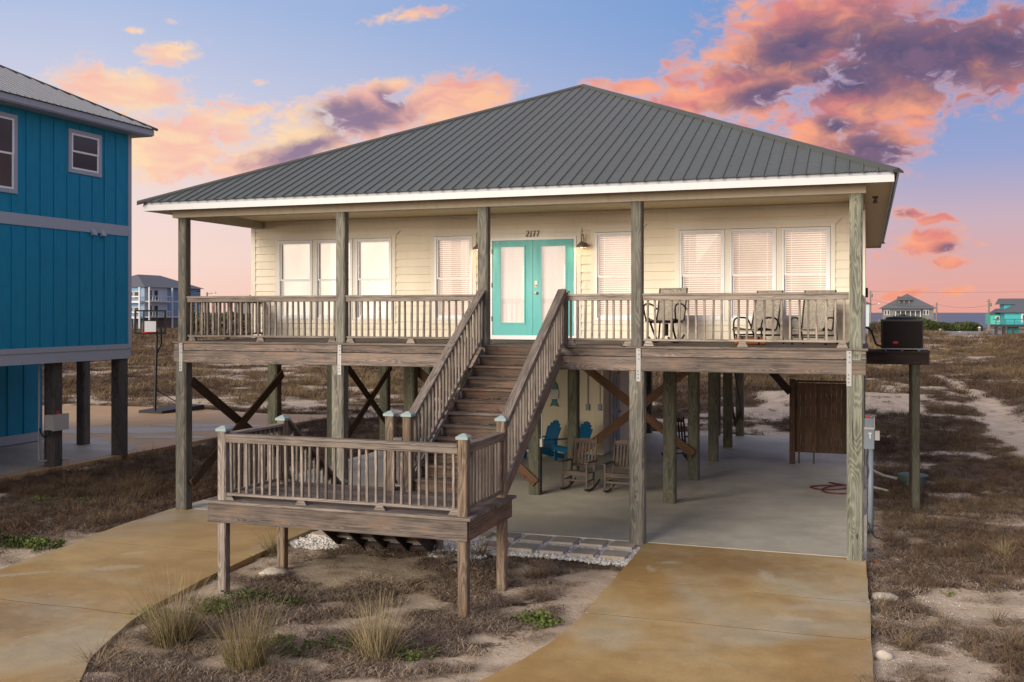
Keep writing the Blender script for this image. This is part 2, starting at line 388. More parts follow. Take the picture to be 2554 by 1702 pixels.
def concrete(name, a, b, patch, patch_amt=0.5, white=True, stretch=(1, 1, 1), spots=(), brown=()):
    t, p = new_mat(name)
    g = t.vmath('MULTIPLY', geopos(t), stretch)
    n = t.noise(g, 0.45, 8, 0.62, 0.6); n2 = t.noise(g, 2.2, 6, 0.65); n3 = t.noise(g, 45, 3, 0.7)
    big = t.noise(t.vmath('ADD', g, (31, 7, 0)), 0.22, 5, 0.55, 0.8)
    c = t.mix(t.ss(n, 0.35, 0.66), a, b)
    c = t.mix(t.math('MULTIPLY', t.ss(big, 0.46, 0.66), patch_amt), c, patch)
    k = t.math('ADD', 0.72, t.math('MULTIPLY', n2, 0.56))
    c = t.mix(1.0, c, t.comb(k, k, k), 'MULTIPLY')
    k3 = t.math('ADD', 0.74, t.math('MULTIPLY', n3, 0.52))
    c = t.mix(1.0, c, t.comb(k3, k3, k3), 'MULTIPLY')
    if white:
        sp = t.noise(t.vmath('MULTIPLY', geopos(t), (1.0, 1.0, 1.0)), 5.5, 4, 0.6)
        sp2 = t.noise(geopos(t), 0.5, 2, 0.5)
        c = t.mix(t.math('MULTIPLY', t.ss(sp, 0.70, 0.76), t.ss(sp2, 0.5, 0.6)), c, (0.62, 0.58, 0.5))
    gp = geopos(t); spn = t.noise(gp, 3.2, 6, 0.7); spf = t.noise(gp, 16, 4, 0.7)
    for lst, colr, amt in ((brown, (0.215, 0.115, 0.035), 0.62), (spots, (0.50, 0.43, 0.32), 0.5)):
        for (sx, sy, rx, ry, rot, fine) in lst:
            mp = t.new('ShaderNodeMapping', vector_type='TEXTURE'); t.put(mp.inputs['Vector'], gp)
            mp.inputs['Location'].default_value = (sx, sy, 0); mp.inputs['Rotation'].default_value = (0, 0, rot); mp.inputs['Scale'].default_value = (rx, ry, 1000)
            d = t.math('ADD', t.vmath('LENGTH', mp.outputs[0]), t.math('MULTIPLY', t.math('SUBTRACT', spf if fine else spn, 0.5), 3.2 if fine else 1.6))
            c = t.mix(t.math('MULTIPLY', t.ss(d, 1.15, 0.75 if fine else 0.1), amt), c, colr)
    t.put(p.inputs['Base Color'], c)
    t.put(p.inputs['Roughness'], t.math('ADD', 0.40, t.math('MULTIPLY', n2, 0.45)))
    t.put(p.inputs['Normal'], t.bump(t.math('ADD', n3, t.math('MULTIPLY', n2, 1.5)), 0.25, 0.006))
concrete('slab_concrete', (0.47, 0.44, 0.355), (0.57, 0.54, 0.445), (0.42, 0.38, 0.28), 0.5, white=False)
concrete('drive_concrete', (0.355, 0.222, 0.078), (0.45, 0.315, 0.135), (0.42, 0.37, 0.26), 0.95,
         spots=[(-0.15, 17.0, 0.75, 0.22, -0.2, 0), (-0.35, 14.75, 0.55, 0.30, 0.1, 0), (-0.75, 14.3, 0.55, 0.2, 0.3, 0), (-1.42, 15.75, 0.11, 0.32, 0.35, 1), (-2.95, 16.1, 0.18, 0.07, 0.3, 1), (-3.15, 15.6, 0.07, 0.18, 0.4, 1), (-1.0, 13.7, 0.16, 0.12, 0, 1), (-0.75, 13.72, 0.1, 0.09, 0, 1), (-11.0, 13.05, 0.36, 0.15, 0.6, 1), (-11.4, 13.9, 0.22, 0.07, 0.8, 1), (-12.2, 12.2, 0.5, 0.08, 0.7, 1)],
         brown=[(-1.9, 16.3, 1.75, 0.95, 0.0, 0), (-10.8, 10.2, 1.6, 1.3, 0.5, 0), (-2.4, 10.2, 1.2, 0.9, 0.2, 0)])
concrete('pad_concrete', (0.36, 0.205, 0.08), (0.42, 0.265, 0.115), (0.36, 0.30, 0.22), 0.3, white=False)
concrete('pad_wet', (0.30, 0.27, 0.22), (0.42, 0.39, 0.35), (0.32, 0.26, 0.18), 0.6, white=False, stretch=(0.6, 1.6, 1))
concrete('paver_concrete', (0.42, 0.365, 0.28), (0.52, 0.46, 0.37), (0.28, 0.265, 0.24), 0.6, white=False, stretch=(3, 3, 3))
concrete('road_asphalt', (0.22, 0.21, 0.20), (0.27, 0.26, 0.25), (0.2, 0.2, 0.2), 0.3, white=False)
paint('salt_patch', (0.66, 0.64, 0.60), 0.8, var=0.3, dirt=(0.4, 0.3, 0.18), dirt_amt=0.6, streak=False)

# ------------------------------------------------------------------ object helpers
COL = scene.collection
WM = {}                                        # world matrix of everything that parents something
def place(o, parent=None, mw=None):
    mw = mw or Matrix.Identity(4)
    COL.objects.link(o)
    if parent is not None:
        o.parent = parent
        o.matrix_parent_inverse = WM[parent.name].inverted()
    o.matrix_basis = mw
    WM[o.name] = mw
    return o
def tag(o, label=None, cat=None, group=None, kind=None):
    if label: o['label'] = label
    if cat: o['category'] = cat
    if group: o['group'] = group
    if kind: o['kind'] = kind
    return o
def thing(name, loc, label, cat, group=None, rz=0.0):
    o = bpy.data.objects.new(name, None)
    o.empty_display_size = 0.2
    mw = Matrix.Translation(loc) @ Matrix.Rotation(rz, 4, 'Z')
    place(o, None, mw)
    return tag(o, label, cat, group)
def mesh_data(name, verts, faces, mats=None, smooth=False, fmat=None):
    me = bpy.data.meshes.new(name)
    me.from_pydata([tuple(v) for v in verts], [], [tuple(f) for f in faces])
    for m in (mats or []):
        me.materials.append(MATS[m])
    if fmat is not None:
        me.polygons.foreach_set('material_index', fmat)
    if smooth:
        me.polygons.foreach_set('use_smooth', [True] * len(me.polygons))
    me.update()
    return me
class MB:
    """collects shapes of ONE piece"""
    def __init__(s): s.v = []; s.f = []
    def add(s, v, f):
        b = len(s.v); s.v += [Vector(p) for p in v]; s.f += [tuple(i + b for i in q) for q in f]; return s
    def box(s, a, b):
        (x0, y0, z0), (x1, y1, z1) = a, b
        v = [(x0, y0, z0), (x1, y0, z0), (x1, y1, z0), (x0, y1, z0), (x0, y0, z1), (x1, y0, z1), (x1, y1, z1), (x0, y1, z1)]
        return s.add(v, [(0, 3, 2, 1), (4, 5, 6, 7), (0, 1, 5, 4), (1, 2, 6, 5), (2, 3, 7, 6), (3, 0, 4, 7)])
    def bar(s, a, b, w, t, up=(0, 0, 1)):
        m, L = frame(a, b, up)
        v, f = cham(L, w, t)
        return s.add([m @ Vector(p) for p in v], f)
    def tube(s, pts, r, n=8, caps=True):
        pts = [Vector(p) for p in pts]; rr = r if isinstance(r, (list, tuple)) else [r] * len(pts)
        rings = []; prev = None
        for i, p in enumerate(pts):
            d = (pts[min(i + 1, len(pts) - 1)] - pts[max(i - 1, 0)]).normalized()
            if prev is None:
                a = d.orthogonal().normalized()
            else:
                a = (prev - d * prev.dot(d)).normalized()
            prev = a; c = d.cross(a)
            rings.append([p + (a * math.cos(6.28319 * k / n) + c * math.sin(6.28319 * k / n)) * rr[i] for k in range(n)])
        v = [q for rg in rings for q in rg]; f = []
        for i in range(len(pts) - 1):
            for k in range(n):
                f.append((i * n + k, i * n + (k + 1) % n, (i + 1) * n + (k + 1) % n, (i + 1) * n + k))
        if caps:
            f.append(tuple(range(n))[::-1]); f.append(tuple((len(pts) - 1) * n + k for k in range(n)))
        return s.add(v, f)
    def lathe(s, prof, c=(0, 0, 0), n=20, axis='Z'):
        v = []; f = []
        for r, h in prof:
            for k in range(n):
                a = 6.28319 * k / n
                q = (r * math.cos(a), r * math.sin(a), h)
                if axis == 'Y': q = (q[0], -q[2], q[1])
                if axis == 'X': q = (q[2], q[0], q[1])
                v.append((q[0] + c[0], q[1] + c[1], q[2] + c[2]))
        for i in range(len(prof) - 1):
            for k in range(n):
                f.append((i * n + k, i * n + (k + 1) % n, (i + 1) * n + (k + 1) % n, (i + 1) * n + k))
        return s.add(v, f)
    def prism(s, poly, z0, z1):
        n = len(poly)
        v = [(x, y, z0) for x, y in poly] + [(x, y, z1) for x, y in poly]
        f = [tuple(range(n))[::-1], tuple(range(n, 2 * n))] + [(i, (i + 1) % n, n + (i + 1) % n, n + i) for i in range(n)]
        return s.add(v, f)
    def build(s, name, mat, parent=None, mw=None, smooth=False):
        o = bpy.data.objects.new(name, mesh_data(name, s.v, s.f, [mat], smooth))
        return place(o, parent, mw)
def frame(a, b, up=(0, 0, 1)):
    a = Vector(a); b = Vector(b); d = b - a; L = d.length; x = d / L
    u = Vector(up)
    y = u.cross(x)
    if y.length < 1e-5: y = Vector((0, 1, 0)).cross(x)
    y.normalize(); z = x.cross(y)
    m = Matrix((x, y, z)).transposed().to_4x4(); m.translation = a
    return m, L
def cham(L, w, t, c=None):
    c = c if c is not None else min(w, t) * 0.12
    h, k = w / 2, t / 2
    sec = [(-h + c, -k), (h - c, -k), (h, -k + c), (h, k - c), (h - c, k), (-h + c, k), (-h, k - c), (-h, -k + c)]
    v = [(0, y, z) for y, z in sec] + [(L, y, z) for y, z in sec]
    f = [tuple(range(8))[::-1], tuple(range(8, 16))] + [(i, (i + 1) % 8, 8 + (i + 1) % 8, 8 + i) for i in range(8)]
    return v, f
_cache = {}
def board(name, a, b, w, t, mat, parent=None, up=(0, 0, 1)):
    """one piece of lumber from a to b (its centre line), w across, t along 'up'; grain runs along local X"""
    m, L = frame(a, b, up)
    key = (round(L, 3), round(w, 4), round(t, 4), mat)
    if key not in _cache:
        v, f = cham(L, w, t)
        _cache[key] = mesh_data(name, v, f, [mat])
    o = bpy.data.objects.new(name, _cache[key])
    return place(o, parent, m)
def post(name, x, y, z0, z1, s, mat, parent, s2=None):
    return board(name, (x, y, z0), (x, y, z1), s, s2 or s, mat, parent, up=(0, -1, 0))
def panel(name, a, b, mat, parent=None):
    return MB().box(a, b).build(name, mat, parent)
def ring(x0, x1, z0, z1, wl, wr, wb, wt, y0, y1):
    m = MB()
    m.box((x0, y0, z0), (x0 + wl, y1, z1)); m.box((x1 - wr, y0, z0), (x1, y1, z1))
    m.box((x0 + wl, y0, z0), (x1 - wr, y1, z0 + wb)); m.box((x0 + wl, y0, z1 - wt), (x1 - wr, y1, z1))
    return m
def copy_tree(o, mw, parent=None):
    """copy of a thing with copies of its parts, set down at world matrix mw"""
    c = o.copy(); COL.objects.link(c)
    c.parent = parent
    if parent is not None:
        c.matrix_parent_inverse = WM[parent.name].inverted()
    c.matrix_basis = mw
    WM[c.name] = mw
    back = WM[o.name].inverted()
    for ch in list(o.children):
        copy_tree(ch, mw @ back @ WM[ch.name], c)
    return c

# ------------------------------------------------------------------ numpy noise
def _hash(ix, iy, s):
    h = (ix.astype(np.int64) * 374761393 + iy.astype(np.int64) * 668265263 + s * 982451653) & 0xffffffff
    h = ((h ^ (h >> 13)) * 1274126177) & 0xffffffff
    return ((h ^ (h >> 16)) & 0xffff) / 65535.0
def vnoise(x, y, s=0):
    x = np.asarray(x, float); y = np.asarray(y, float)
    ix = np.floor(x); iy = np.floor(y); fx = x - ix; fy = y - iy
    fx = fx * fx * (3 - 2 * fx); fy = fy * fy * (3 - 2 * fy)
    a = _hash(ix, iy, s); b = _hash(ix + 1, iy, s); c = _hash(ix, iy + 1, s); d = _hash(ix + 1, iy + 1, s)
    return a + (b - a) * fx + (c - a) * fy + (a - b - c + d) * fx * fy
def fbm(x, y, s=0, o=4):
    v = 0; a = 0.5; t = 0
    for i in range(o):
        v = v + a * vnoise(x * 2 ** i, y * 2 ** i, s + i * 17); t += a; a *= 0.5
    return v / t
def sst(v, a, b):
    t = np.clip((v - a) / (b - a), 0, 1); return t * t * (3 - 2 * t)

# ------------------------------------------------------------------ plan of the ground
RDRIVE = [(-3.60, 17.33), (-3.56, 15.15), (-3.52, 13.2), (-3.60, 11.9), (-3.95, 10.4), (-4.8, 8.6), (-6.2, 6.8), (-6.2, 3.0), (0.4, 3.0), (0.06, 11.7), (0.03, 14.0), (-0.03, 17.33)]
LDRIVE = [(-9.62, 17.33), (-9.45, 14.5), (-9.30, 12.6), (-8.95, 10.8), (-8.5, 9.65), (-7.95, 8.8), (-7.2, 7.6), (-6.8, 5.5), (-13.0, 3.0), (-12.5, 10.5), (-12.65, 12.3), (-12.85, 14.0), (-13.12, 15.7), (-13.18, 17.33)]
def inpoly(x, y, poly):
    x = np.asarray(x, float); y = np.asarray(y, float); r = np.zeros(x.shape, bool); n = len(poly)
    for i in range(n):
        x0, y0 = poly[i]; x1, y1 = poly[(i + 1) % n]
        c = ((y0 > y) != (y1 > y)) & (x < (x1 - x0) * (y - y0) / ((y1 - y0) + 1e-12) + x0)
        r ^= c
    return r
PATH = [(6.2, 18.0), (5.6, 24.0), (5.0, 29.0), (4.55, 34.5), (4.55, 41.0), (5.15, 50.0), (4.9, 57.0), (4.25, 66.5), (3.0, 76.0), (0.5, 88.0)]
def pathdist(x, y):
    d = np.full(np.shape(x), 1e9)
    for (x0, y0), (x1, y1) in zip(PATH[:-1], PATH[1:]):
        t = np.clip(((x - x0) * (x1 - x0) + (y - y0) * (y1 - y0)) / ((x1 - x0) ** 2 + (y1 - y0) ** 2), 0, 1)
        d = np.minimum(d, np.hypot(x - x0 - t * (x1 - x0), y - y0 - t * (y1 - y0)))
    return d
def rectd(x, y, x0, x1, y0, y1):
    return np.hypot(np.maximum(np.maximum(x0 - x, x - x1), 0), np.maximum(np.maximum(y0 - y, y - y1), 0))
def gz(x, y):
    x = np.asarray(x, float); y = np.asarray(y, float)
    dh = np.minimum(rectd(x, y, -13.3, 0.3, 3, 34), rectd(x, y, -60, -19.3, 0, 35))
    far = sst(dh, 0.6, 12.0)
    z = -0.105 + 0.03 * (fbm(x * 0.9, y * 0.9, 3) - 0.5) + 0.035 * (fbm(x * 3.1, y * 3.1, 5, 3) - 0.5)
    dune = (fbm(x * 0.075, y * 0.075, 21, 4) - 0.45) * 1.5 + (fbm(x * 0.4, y * 0.4, 8, 3) - 0.5) * 0.28
    z = z + far * dune * (0.6 + 0.4 * sst(y, 40, 90))
    pd = pathdist(x, y)
    z = z - 0.16 * far * np.exp(-(pd / 0.9) ** 2)
    z = z * (1 - sst(y, 190, 225)) + (-0.05) * sst(y, 190, 225)
    z = z - 3.5 * sst(y, 300, 330)
    # sink under the concrete so nothing pokes through
    pads = (rectd(x, y, -12.9, -0.3, 17.6, 33.3) < 1e-6) | (rectd(x, y, -60, -19.8, 0, 34.3) < 1e-6)
    z = np.where(pads, -0.25, z)
    ind = inpoly(x, y, RDRIVE) | inpoly(x, y, LDRIVE)
    z = np.where(ind, np.minimum(z, -0.13), z)
    return z
def veg_mask(x, y):
    """0 bare sand ... 1 fully covered by dry growth"""
    x = np.asarray(x, float); y = np.asarray(y, float)
    n = fbm(x * 0.55, y * 0.55, 40, 5); nb = fbm(x * 0.13, y * 0.13, 60, 4)
    stretch = fbm(x * 0.75 + 0.15 * y, y * 0.7, 71, 4)
    v = sst(0.45 * n + 0.25 * nb + 0.30 * stretch, 0.38, 0.52)
    far = sst(y, 34, 60)
    v = v * (1 - far) + far * sst(0.25 * n + 0.35 * nb + 0.40 * stretch, 0.37, 0.50)
    # planting bed in front: thin mat of litter with sand between
    bed = (x > -9.4) & (x < -3.4) & (y < 15.7)
    nb2 = fbm(x * 2.0, y * 2.6, 90, 5)
    edge = sst(-3.6 - x, 0.15, 0.9 + 1.0 * vnoise(y * 0.9, y * 0, 5))
    v = np.where(bed, sst(nb2 + 0.06 * (fbm(x * 5.0, y * 8.0, 91, 3) - 0.5), 0.445, 0.505) * edge * (0.25 + 0.75 * sst(x + 8.9, 0.0, 0.7)), v)
    # swept sand under and behind the landing
    s = sst(np.hypot((x + 7.5) / 1.25, (y - 14.35) / 0.95) + 0.35 * (fbm(x * 1.5, y * 1.5, 33) - 0.5), 0.8, 1.05)
    v = v * s
    # right verge: sandy, gravelly close to the drive
    rv = (x > 0) & (x < 9) & (y < 17.5)
    v = np.where(rv, v * (0.25 + 0.7 * sst(fbm(x * 0.9, y * 1.8, 77, 4), 0.40, 0.55)), v)
    lb = (x < -9.4) & (x > -19.4) & (y < 17)
    d = -12.9 - x
    v = np.where(lb, v * sst(d, 0.1, 1.1) * (0.35 + 0.65 * sst(d + 1.2 * (fbm(x, y, 12) - .5), 0.9, 2.4)), v)
    v = np.where((x < -13.2) & (x > -19.5) & (y > 15) & (y < 33), np.maximum(v, 0.75 * sst(fbm(x * .8, y * .8, 14), 0.3, 0.45)), v)
    rs_ = (x > 0.3) & (x < 3.9) & (y > 18) & (y < 44)
    v = np.where(rs_, np.maximum(v, 0.85 * sst(fbm(x * 1.1, y * 0.9, 23, 4), 0.36, 0.50)), v)
    # bare patches
    for cx, cy, rx, ry in ((0.7, 46.5, 1.2, 3.0), (-28, 40, 9, 3.2), (-20, 38.5, 7, 2.2), (6, 92, 5, 9), (-8, 38.0, 5, 2.0), (1.4, 21.9, 0.5, 0.35), (1.6, 24.4, 0.9, 0.5), (-34, 55, 8, 4), (-2, 43, 2, 2.5)):
        q = np.hypot((x - cx) / rx, (y - cy) / ry) + 0.9 * (fbm(x * 0.6, y * 1.2, 55) - 0.5)
        cl_ = 0.25 + 0.5 * sst(fbm(x * 1.6, y * 1.6, 57, 3), 0.42, 0.58)
        v = v * (cl_ + (1 - cl_) * sst(q, 0.6, 1.2))
    pd = pathdist(x, y) + 0.55 * (fbm(x * 0.7, y * 0.7, 66) - 0.5)
    v = v * sst(pd, 0.42, 0.66)
    return v

# ------------------------------------------------------------------ terrain sheet
def axis(stops):
    r = []
    for a, b, st in stops:
        r += list(np.arange(a, b, st))
    r.append(stops[-1][1]); return np.array(r)
gx = axis([(-900, -200, 60), (-200, -60, 6), (-60, -22, 1.0), (-22, -13.4, 0.25), (-13.4, 3.2, 0.11), (3.2, 9, 0.25), (9, 30, 1.0), (30, 120, 6), (120, 600, 60)])
gy = axis([(-60, 0, 12), (0, 7, 1.0), (7, 18, 0.11), (18, 40, 0.3), (40, 100, 0.9), (100, 260, 3.5), (260, 335, 8)])
X, Y = np.meshgrid(gx, gy)
Zt = gz(X, Y); V = veg_mask(X, Y)
nx, ny = len(gx), len(gy)
me = bpy.data.meshes.new('ground')
verts = np.stack([X.ravel(), Y.ravel(), Zt.ravel()], 1)
i = np.arange((ny - 1) * (nx - 1)); r0 = i // (nx - 1) * nx + i % (nx - 1)
faces = np.stack([r0, r0 + 1, r0 + nx + 1, r0 + nx], 1)
me.vertices.add(len(verts)); me.vertices.foreach_set('co', verts.ravel())
me.loops.add(faces.size); me.loops.foreach_set('vertex_index', faces.ravel())
me.polygons.add(len(faces)); me.polygons.foreach_set('loop_start', np.arange(0, faces.size, 4))
me.polygons.foreach_set('use_smooth', np.ones(len(faces), bool))
me.update(calc_edges=True)
at = me.attributes.new('veg', 'FLOAT', 'POINT'); at.data.foreach_set('value', V.ravel().astype(np.float32))
ground = place(bpy.data.objects.new('ground', me)); tag(ground, kind='structure')
def m_ground():
    t, p = new_mat('sand_and_litter')
    g = geopos(t); x, y, z = t.sep(g)
    a = t.new('ShaderNodeAttribute', attribute_name='veg').outputs['Fac']
    n1 = t.noise(g, 9.0, 6, 0.7); n2 = t.noise(g, 1.7, 5, 0.6); n3 = t.noise(g, 70, 3, 0.7); n4 = t.noise(g, 0.35, 4, 0.6)
    sand = t.mix(t.ss(n2, 0.35, 0.68), (0.50, 0.395, 0.285), (0.64, 0.53, 0.405))
    k = t.math('ADD', 0.82, t.math('MULTIPLY', n3, 0.36))
    sand = t.mix(1.0, sand, t.comb(k, k, k), 'MULTIPLY')
    soil_a = t.mix(t.ss(n2, 0.35, 0.65), (0.066, 0.046, 0.034), (0.14, 0.098, 0.066))
    soil_b = t.mix(t.ss(n1, 0.3, 0.7), (0.08, 0.055, 0.039), (0.155, 0.108, 0.065))
    soil = t.mix(t.ss(n4, 0.4, 0.62), soil_a, soil_b)
    f = t.math('ADD', a, t.math('MULTIPLY', t.math('SUBTRACT', n1, 0.5), 2.4))
    f = t.math('ADD', f, t.math('MULTIPLY', t.math('SUBTRACT', t.noise(t.vmath('MULTIPLY', g, (1, 1.6, 1)), 24, 4, 0.7), 0.5), 1.6))
    f = t.ss(f, 0.22, 0.74)
    c = t.mix(f, sand, soil)
    t.put(p.inputs['Base Color'], c)
    p.inputs['Roughness'].default_value = 0.95
    p.inputs['Specular IOR Level'].default_value = 0.1
    h = t.math('ADD', t.math('MULTIPLY', n1, 1.0), t.math('MULTIPLY', n3, 0.35))
    t.put(p.inputs['Normal'], t.bump(h, 0.7, 0.05))
m_ground(); me.materials.append(MATS['sand_and_litter'])

def m_sea():
    t, p = new_mat('sea_water')
    g = geopos(t)
    n = t.noise(t.vmath('MULTIPLY', g, (0.02, 0.12, 1)), 1.0, 4, 0.6)
    t.put(p.inputs['Base Color'], t.mix(t.ss(n, 0.4, 0.65), (0.045, 0.085, 0.125), (0.085, 0.13, 0.175)))
    p.inputs['Roughness'].default_value = 0.35
    p.inputs['Specular IOR Level'].default_value = 0.3
    t.put(p.inputs['Normal'], t.bump(n, 0.6, 1.0))
m_sea()
sea = MB().box((-30000, 296, -3), (30000, 40000, -1.1)).build('sea', 'sea_water'); tag(sea, kind='structure')

# ------------------------------------------------------------------ concrete
slab = MB().prism([(-13.18, 17.36), (-0.02, 17.36), (-0.02, 33.6), (-13.18, 33.6)], -0.2, 0.0).build('slab_floor', 'slab_concrete'); tag(slab, kind='structure')
def drop(y):
    return -0.0015 - 0.0062 * np.clip(17.3 - y, 0, 30)
def jag(x0, x1, y, amp, seed, n=26):
    xs = np.linspace(x0, x1, n)
    ys = y + amp * (fbm(xs * 0.9, xs * 0 + seed, seed, 4) - 0.5)
    return [(float(a), float(b)) for a, b in zip(xs, ys)]
def drive_panels(name, left, right, cuts, label_mat):
    """left/right: x along each edge as functions of y; one slab per stretch between two joints"""
    root = bpy.data.objects.new(name, None); place(root); tag(root, kind='structure')
    for (ya, amp_a, sa), (yb, amp_b, sb) in zip(cuts[:-1], cuts[1:]):
        A = jag(left(ya), right(ya), ya - 0.011, amp_a, sa); B = jag(left(yb), right(yb), yb + 0.011, amp_b, sb)
        ks = np.linspace(0, 1, 40)[1:-1]
        Rr = [(right(ya + (yb - ya) * k), ya + (yb - ya) * k) for k in ks]
        Ll = [(left(ya + (yb - ya) * k), ya + (yb - ya) * k) for k in ks][::-1]
        poly = (A + Rr + B[::-1] + Ll)[::-1]
        n = len(poly)
        m = MB()
        v = [(x, y, float(drop(y)) - 0.12) for x, y in poly] + [(x, y, float(drop(y))) for x, y in poly]
        m.add(v, [tuple(range(n))[::-1], tuple(range(n, 2 * n))] + [(i, (i + 1) % n, n + (i + 1) % n, n + i) for i in range(n)])
        m.build('concrete_panel', label_mat, root)
        MB().box((left(yb) + 0.05, yb - 0.3, float(drop(yb)) - 0.10), (right(yb) - 0.05, yb + 0.3, float(drop(yb)) - 0.002)).build('joint_filler', 'wood_dark', root)
    return root
def lerp_fn(pts):
    pts = sorted(pts); ys = [p[0] for p in pts]; xs = [p[1] for p in pts]
    return lambda y: float(np.interp(y, ys, xs)) + 0.05 * (float(fbm(np.array([y * 1.7]), np.array([xs[0]]), 3, 3)[0]) - 0.5)
rl = lerp_fn([(17.33, -3.60), (15.15, -3.56), (13.2, -3.52), (11.9, -3.60), (11.1, -3.74), (10.4, -3.95), (9.5, -4.3), (8.6, -4.8), (7.6, -5.5), (6.8, -6.2), (3.0, -6.2)])
rr = lerp_fn([(17.33, -0.03), (14.0, 0.03), (11.7, 0.06), (3.0, 0.4)])
ll = lerp_fn([(17.33, -13.18), (15.7, -13.12), (14.0, -12.85), (12.3, -12.65), (10.5, -12.5), (3.0, -13.0)])
lr = lerp_fn([(17.33, -9.62), (14.5, -9.45), (12.6, -9.30), (11.6, -9.16), (10.8, -8.95), (9.65, -8.5), (8.8, -7.95), (7.6, -7.2), (5.5, -6.8), (3.0, -6.6)])
drive_panels('driveway_right', rl, rr, [(17.33, 0.0, 1), (14.85, 0.32, 2), (13.12, 0.05, 3), (9.2, 0.03, 4), (3.0, 0, 5)], 'drive_concrete')
drive_panels('driveway_left', ll, lr, [(17.33, 0.0, 6), (14.4, 0.02, 7), (11.15, 0.22, 8), (7.4, 0.03, 9), (3.0, 0, 5)], 'drive_concrete')
pad = MB().prism([(-60, 4), (-19.42, 4), (-19.42, 29.0), (-19.1, 35.0), (-22, 34.6), (-27, 35.6), (-31, 35.2), (-36, 33.5), (-60, 32)], -0.25, 0.0).build('neighbour_pavement', 'pad_concrete'); tag(pad, kind='structure')
m = MB()
for cx, cy, rx, ry, rot in ((-23.6, 28.2, 3.4, 0.9, 0.35), (-21.6, 30.3, 1.9, 0.45, 0.3), (-25.0, 27.2, 1.6, 0.5, 0.2), (-20.8, 27.0, 1.2, 0.35, 0.3), (-22.4, 23.0, 2.4, 2.6, 0.2), (-21.4, 17.0, 1.9, 6.0, 0.0)):
    pts = []
    for k in range(40):
        a = 6.283 * k / 40; q = 0.75 + 0.5 * float(vnoise(2.2 * math.cos(a) + cx, 2.2 * math.sin(a) + cy, 4))
        px, py = rx * q * math.cos(a), ry * q * math.sin(a)
        pts.append((min(cx + px * math.cos(rot) - py * math.sin(rot), -19.5), cy + px * math.sin(rot) + py * math.cos(rot)))
    m.prism(pts, -0.02, 0.004 + 0.0007 * len(m.v) / 80)
tag(m.build('worn_concrete', 'pad_wet', pad), kind='stuff')
road = MB().box((-200, 228, -0.3), (400, 236, 0.02)).build('road', 'road_asphalt'); tag(road, kind='structure')
side_road = MB().prism([(13.2, 196), (22, 176), (30, 176), (40, 228), (14, 228)], -0.3, 0.06).build('side_road', 'road_asphalt'); tag(side_road, kind='structure')

# ================================================================== the stilt house
house = thing('stilt_house', (-6.6, 17.3, 0), 'cream beach house on tall wooden pilings with grey metal hip roof and front stairs', 'house')
H = house
FY = 17.16                                   # front plane of the porch posts
DZ = 3.36                                    # porch deck level
WY = 20.10                                   # front wall plane

# ---- pilings
def piling(x, y, mat='wood_pile', z1=2.95, s=0.25):
    return post('piling', x, y, -0.05, z1, s, mat, H)
p1 = piling(-12.96, FY + 0.13, 'wood_grey')
p2 = piling(-9.44, FY + 0.13, 'wood_grey')
p3 = piling(-3.72, FY + 0.13, 'wood_grey', s=0.255)
p4 = piling(-0.19, FY + 0.13, 'wood_green', s=0.26)
rows = {-12.98: (20.65, 23.4, 26.4, 29.4, 33.2), -9.5: (20.6, 23.9, 27.2, 33.2), -6.8: (21.15, 24.2, 33.2), -3.87: (21.13, 24.2, 27.45, 30.4, 33.35), -0.2: (21.1, 24.2, 27.9, 30.4, 33.35), -4.6: (33.3,)}
for x, ys in rows.items():
    for y in ys:
        piling(x, y)
# galvanised straps with their bolts
for pp, x in ((p1, -12.93), (p2, -9.38), (p3, -3.68), (p4, -0.285)):
    st = panel('steel_strap', (x - 0.038, FY - 0.012, 2.76), (x + 0.038, FY - 0.001, 3.335), 'galvanized', pp)
    for z in (2.82, 2.88, 2.94, 3.14, 3.22, 3.29):
        MB().lathe([(0.0, 0.006), (0.012, 0.006), (0.014, 0.0)], (x + 0.008 * (1 if z > 3 else -1), FY - 0.012, z), 6, 'Y').build('bolt', 'bolt_metal', pp)
# ---- rim beams under the deck
bx = [-13.1, -9.44, -6.0, -3.72, -0.03]
for a, b in zip(bx[:-1], bx[1:]):
    lo = (a + (0.0 if a < -13 else 0.004), FY + 0.03, 3.055); hi = (b - 0.004, FY + 0.03, 3.055)
    board('rim_beam', lo, hi, 0.075, 0.235, 'wood_beam', H)
    board('rim_board', (lo[0], FY + 0.040, 3.250), (hi[0], FY + 0.040, 3.250), 0.05, 0.138, 'wood_beam', H)
for x in (-13.06, -0.07):
    board('side_beam', (x, FY + 0.08, 3.06), (x, 33.3, 3.06), 0.075, 0.24, 'wood_beam', H)
    board('side_board', (x, FY + 0.06, 3.255), (x, 33.3, 3.255), 0.05, 0.15, 'wood_beam', H)
for y in (20.75, 24.2, 27.4, 30.4, 33.3):
    board('cross_beam', (-13.0, y, 3.02), (-0.12, y, 3.02), 0.08, 0.24, 'wood_brace', H)
for x in np.arange(-12.6, -0.3, 0.61):
    board('floor_joist', (x, FY + 0.1, 3.24), (x, 33.2, 3.24), 0.04, 0.18, 'wood_brace', H)
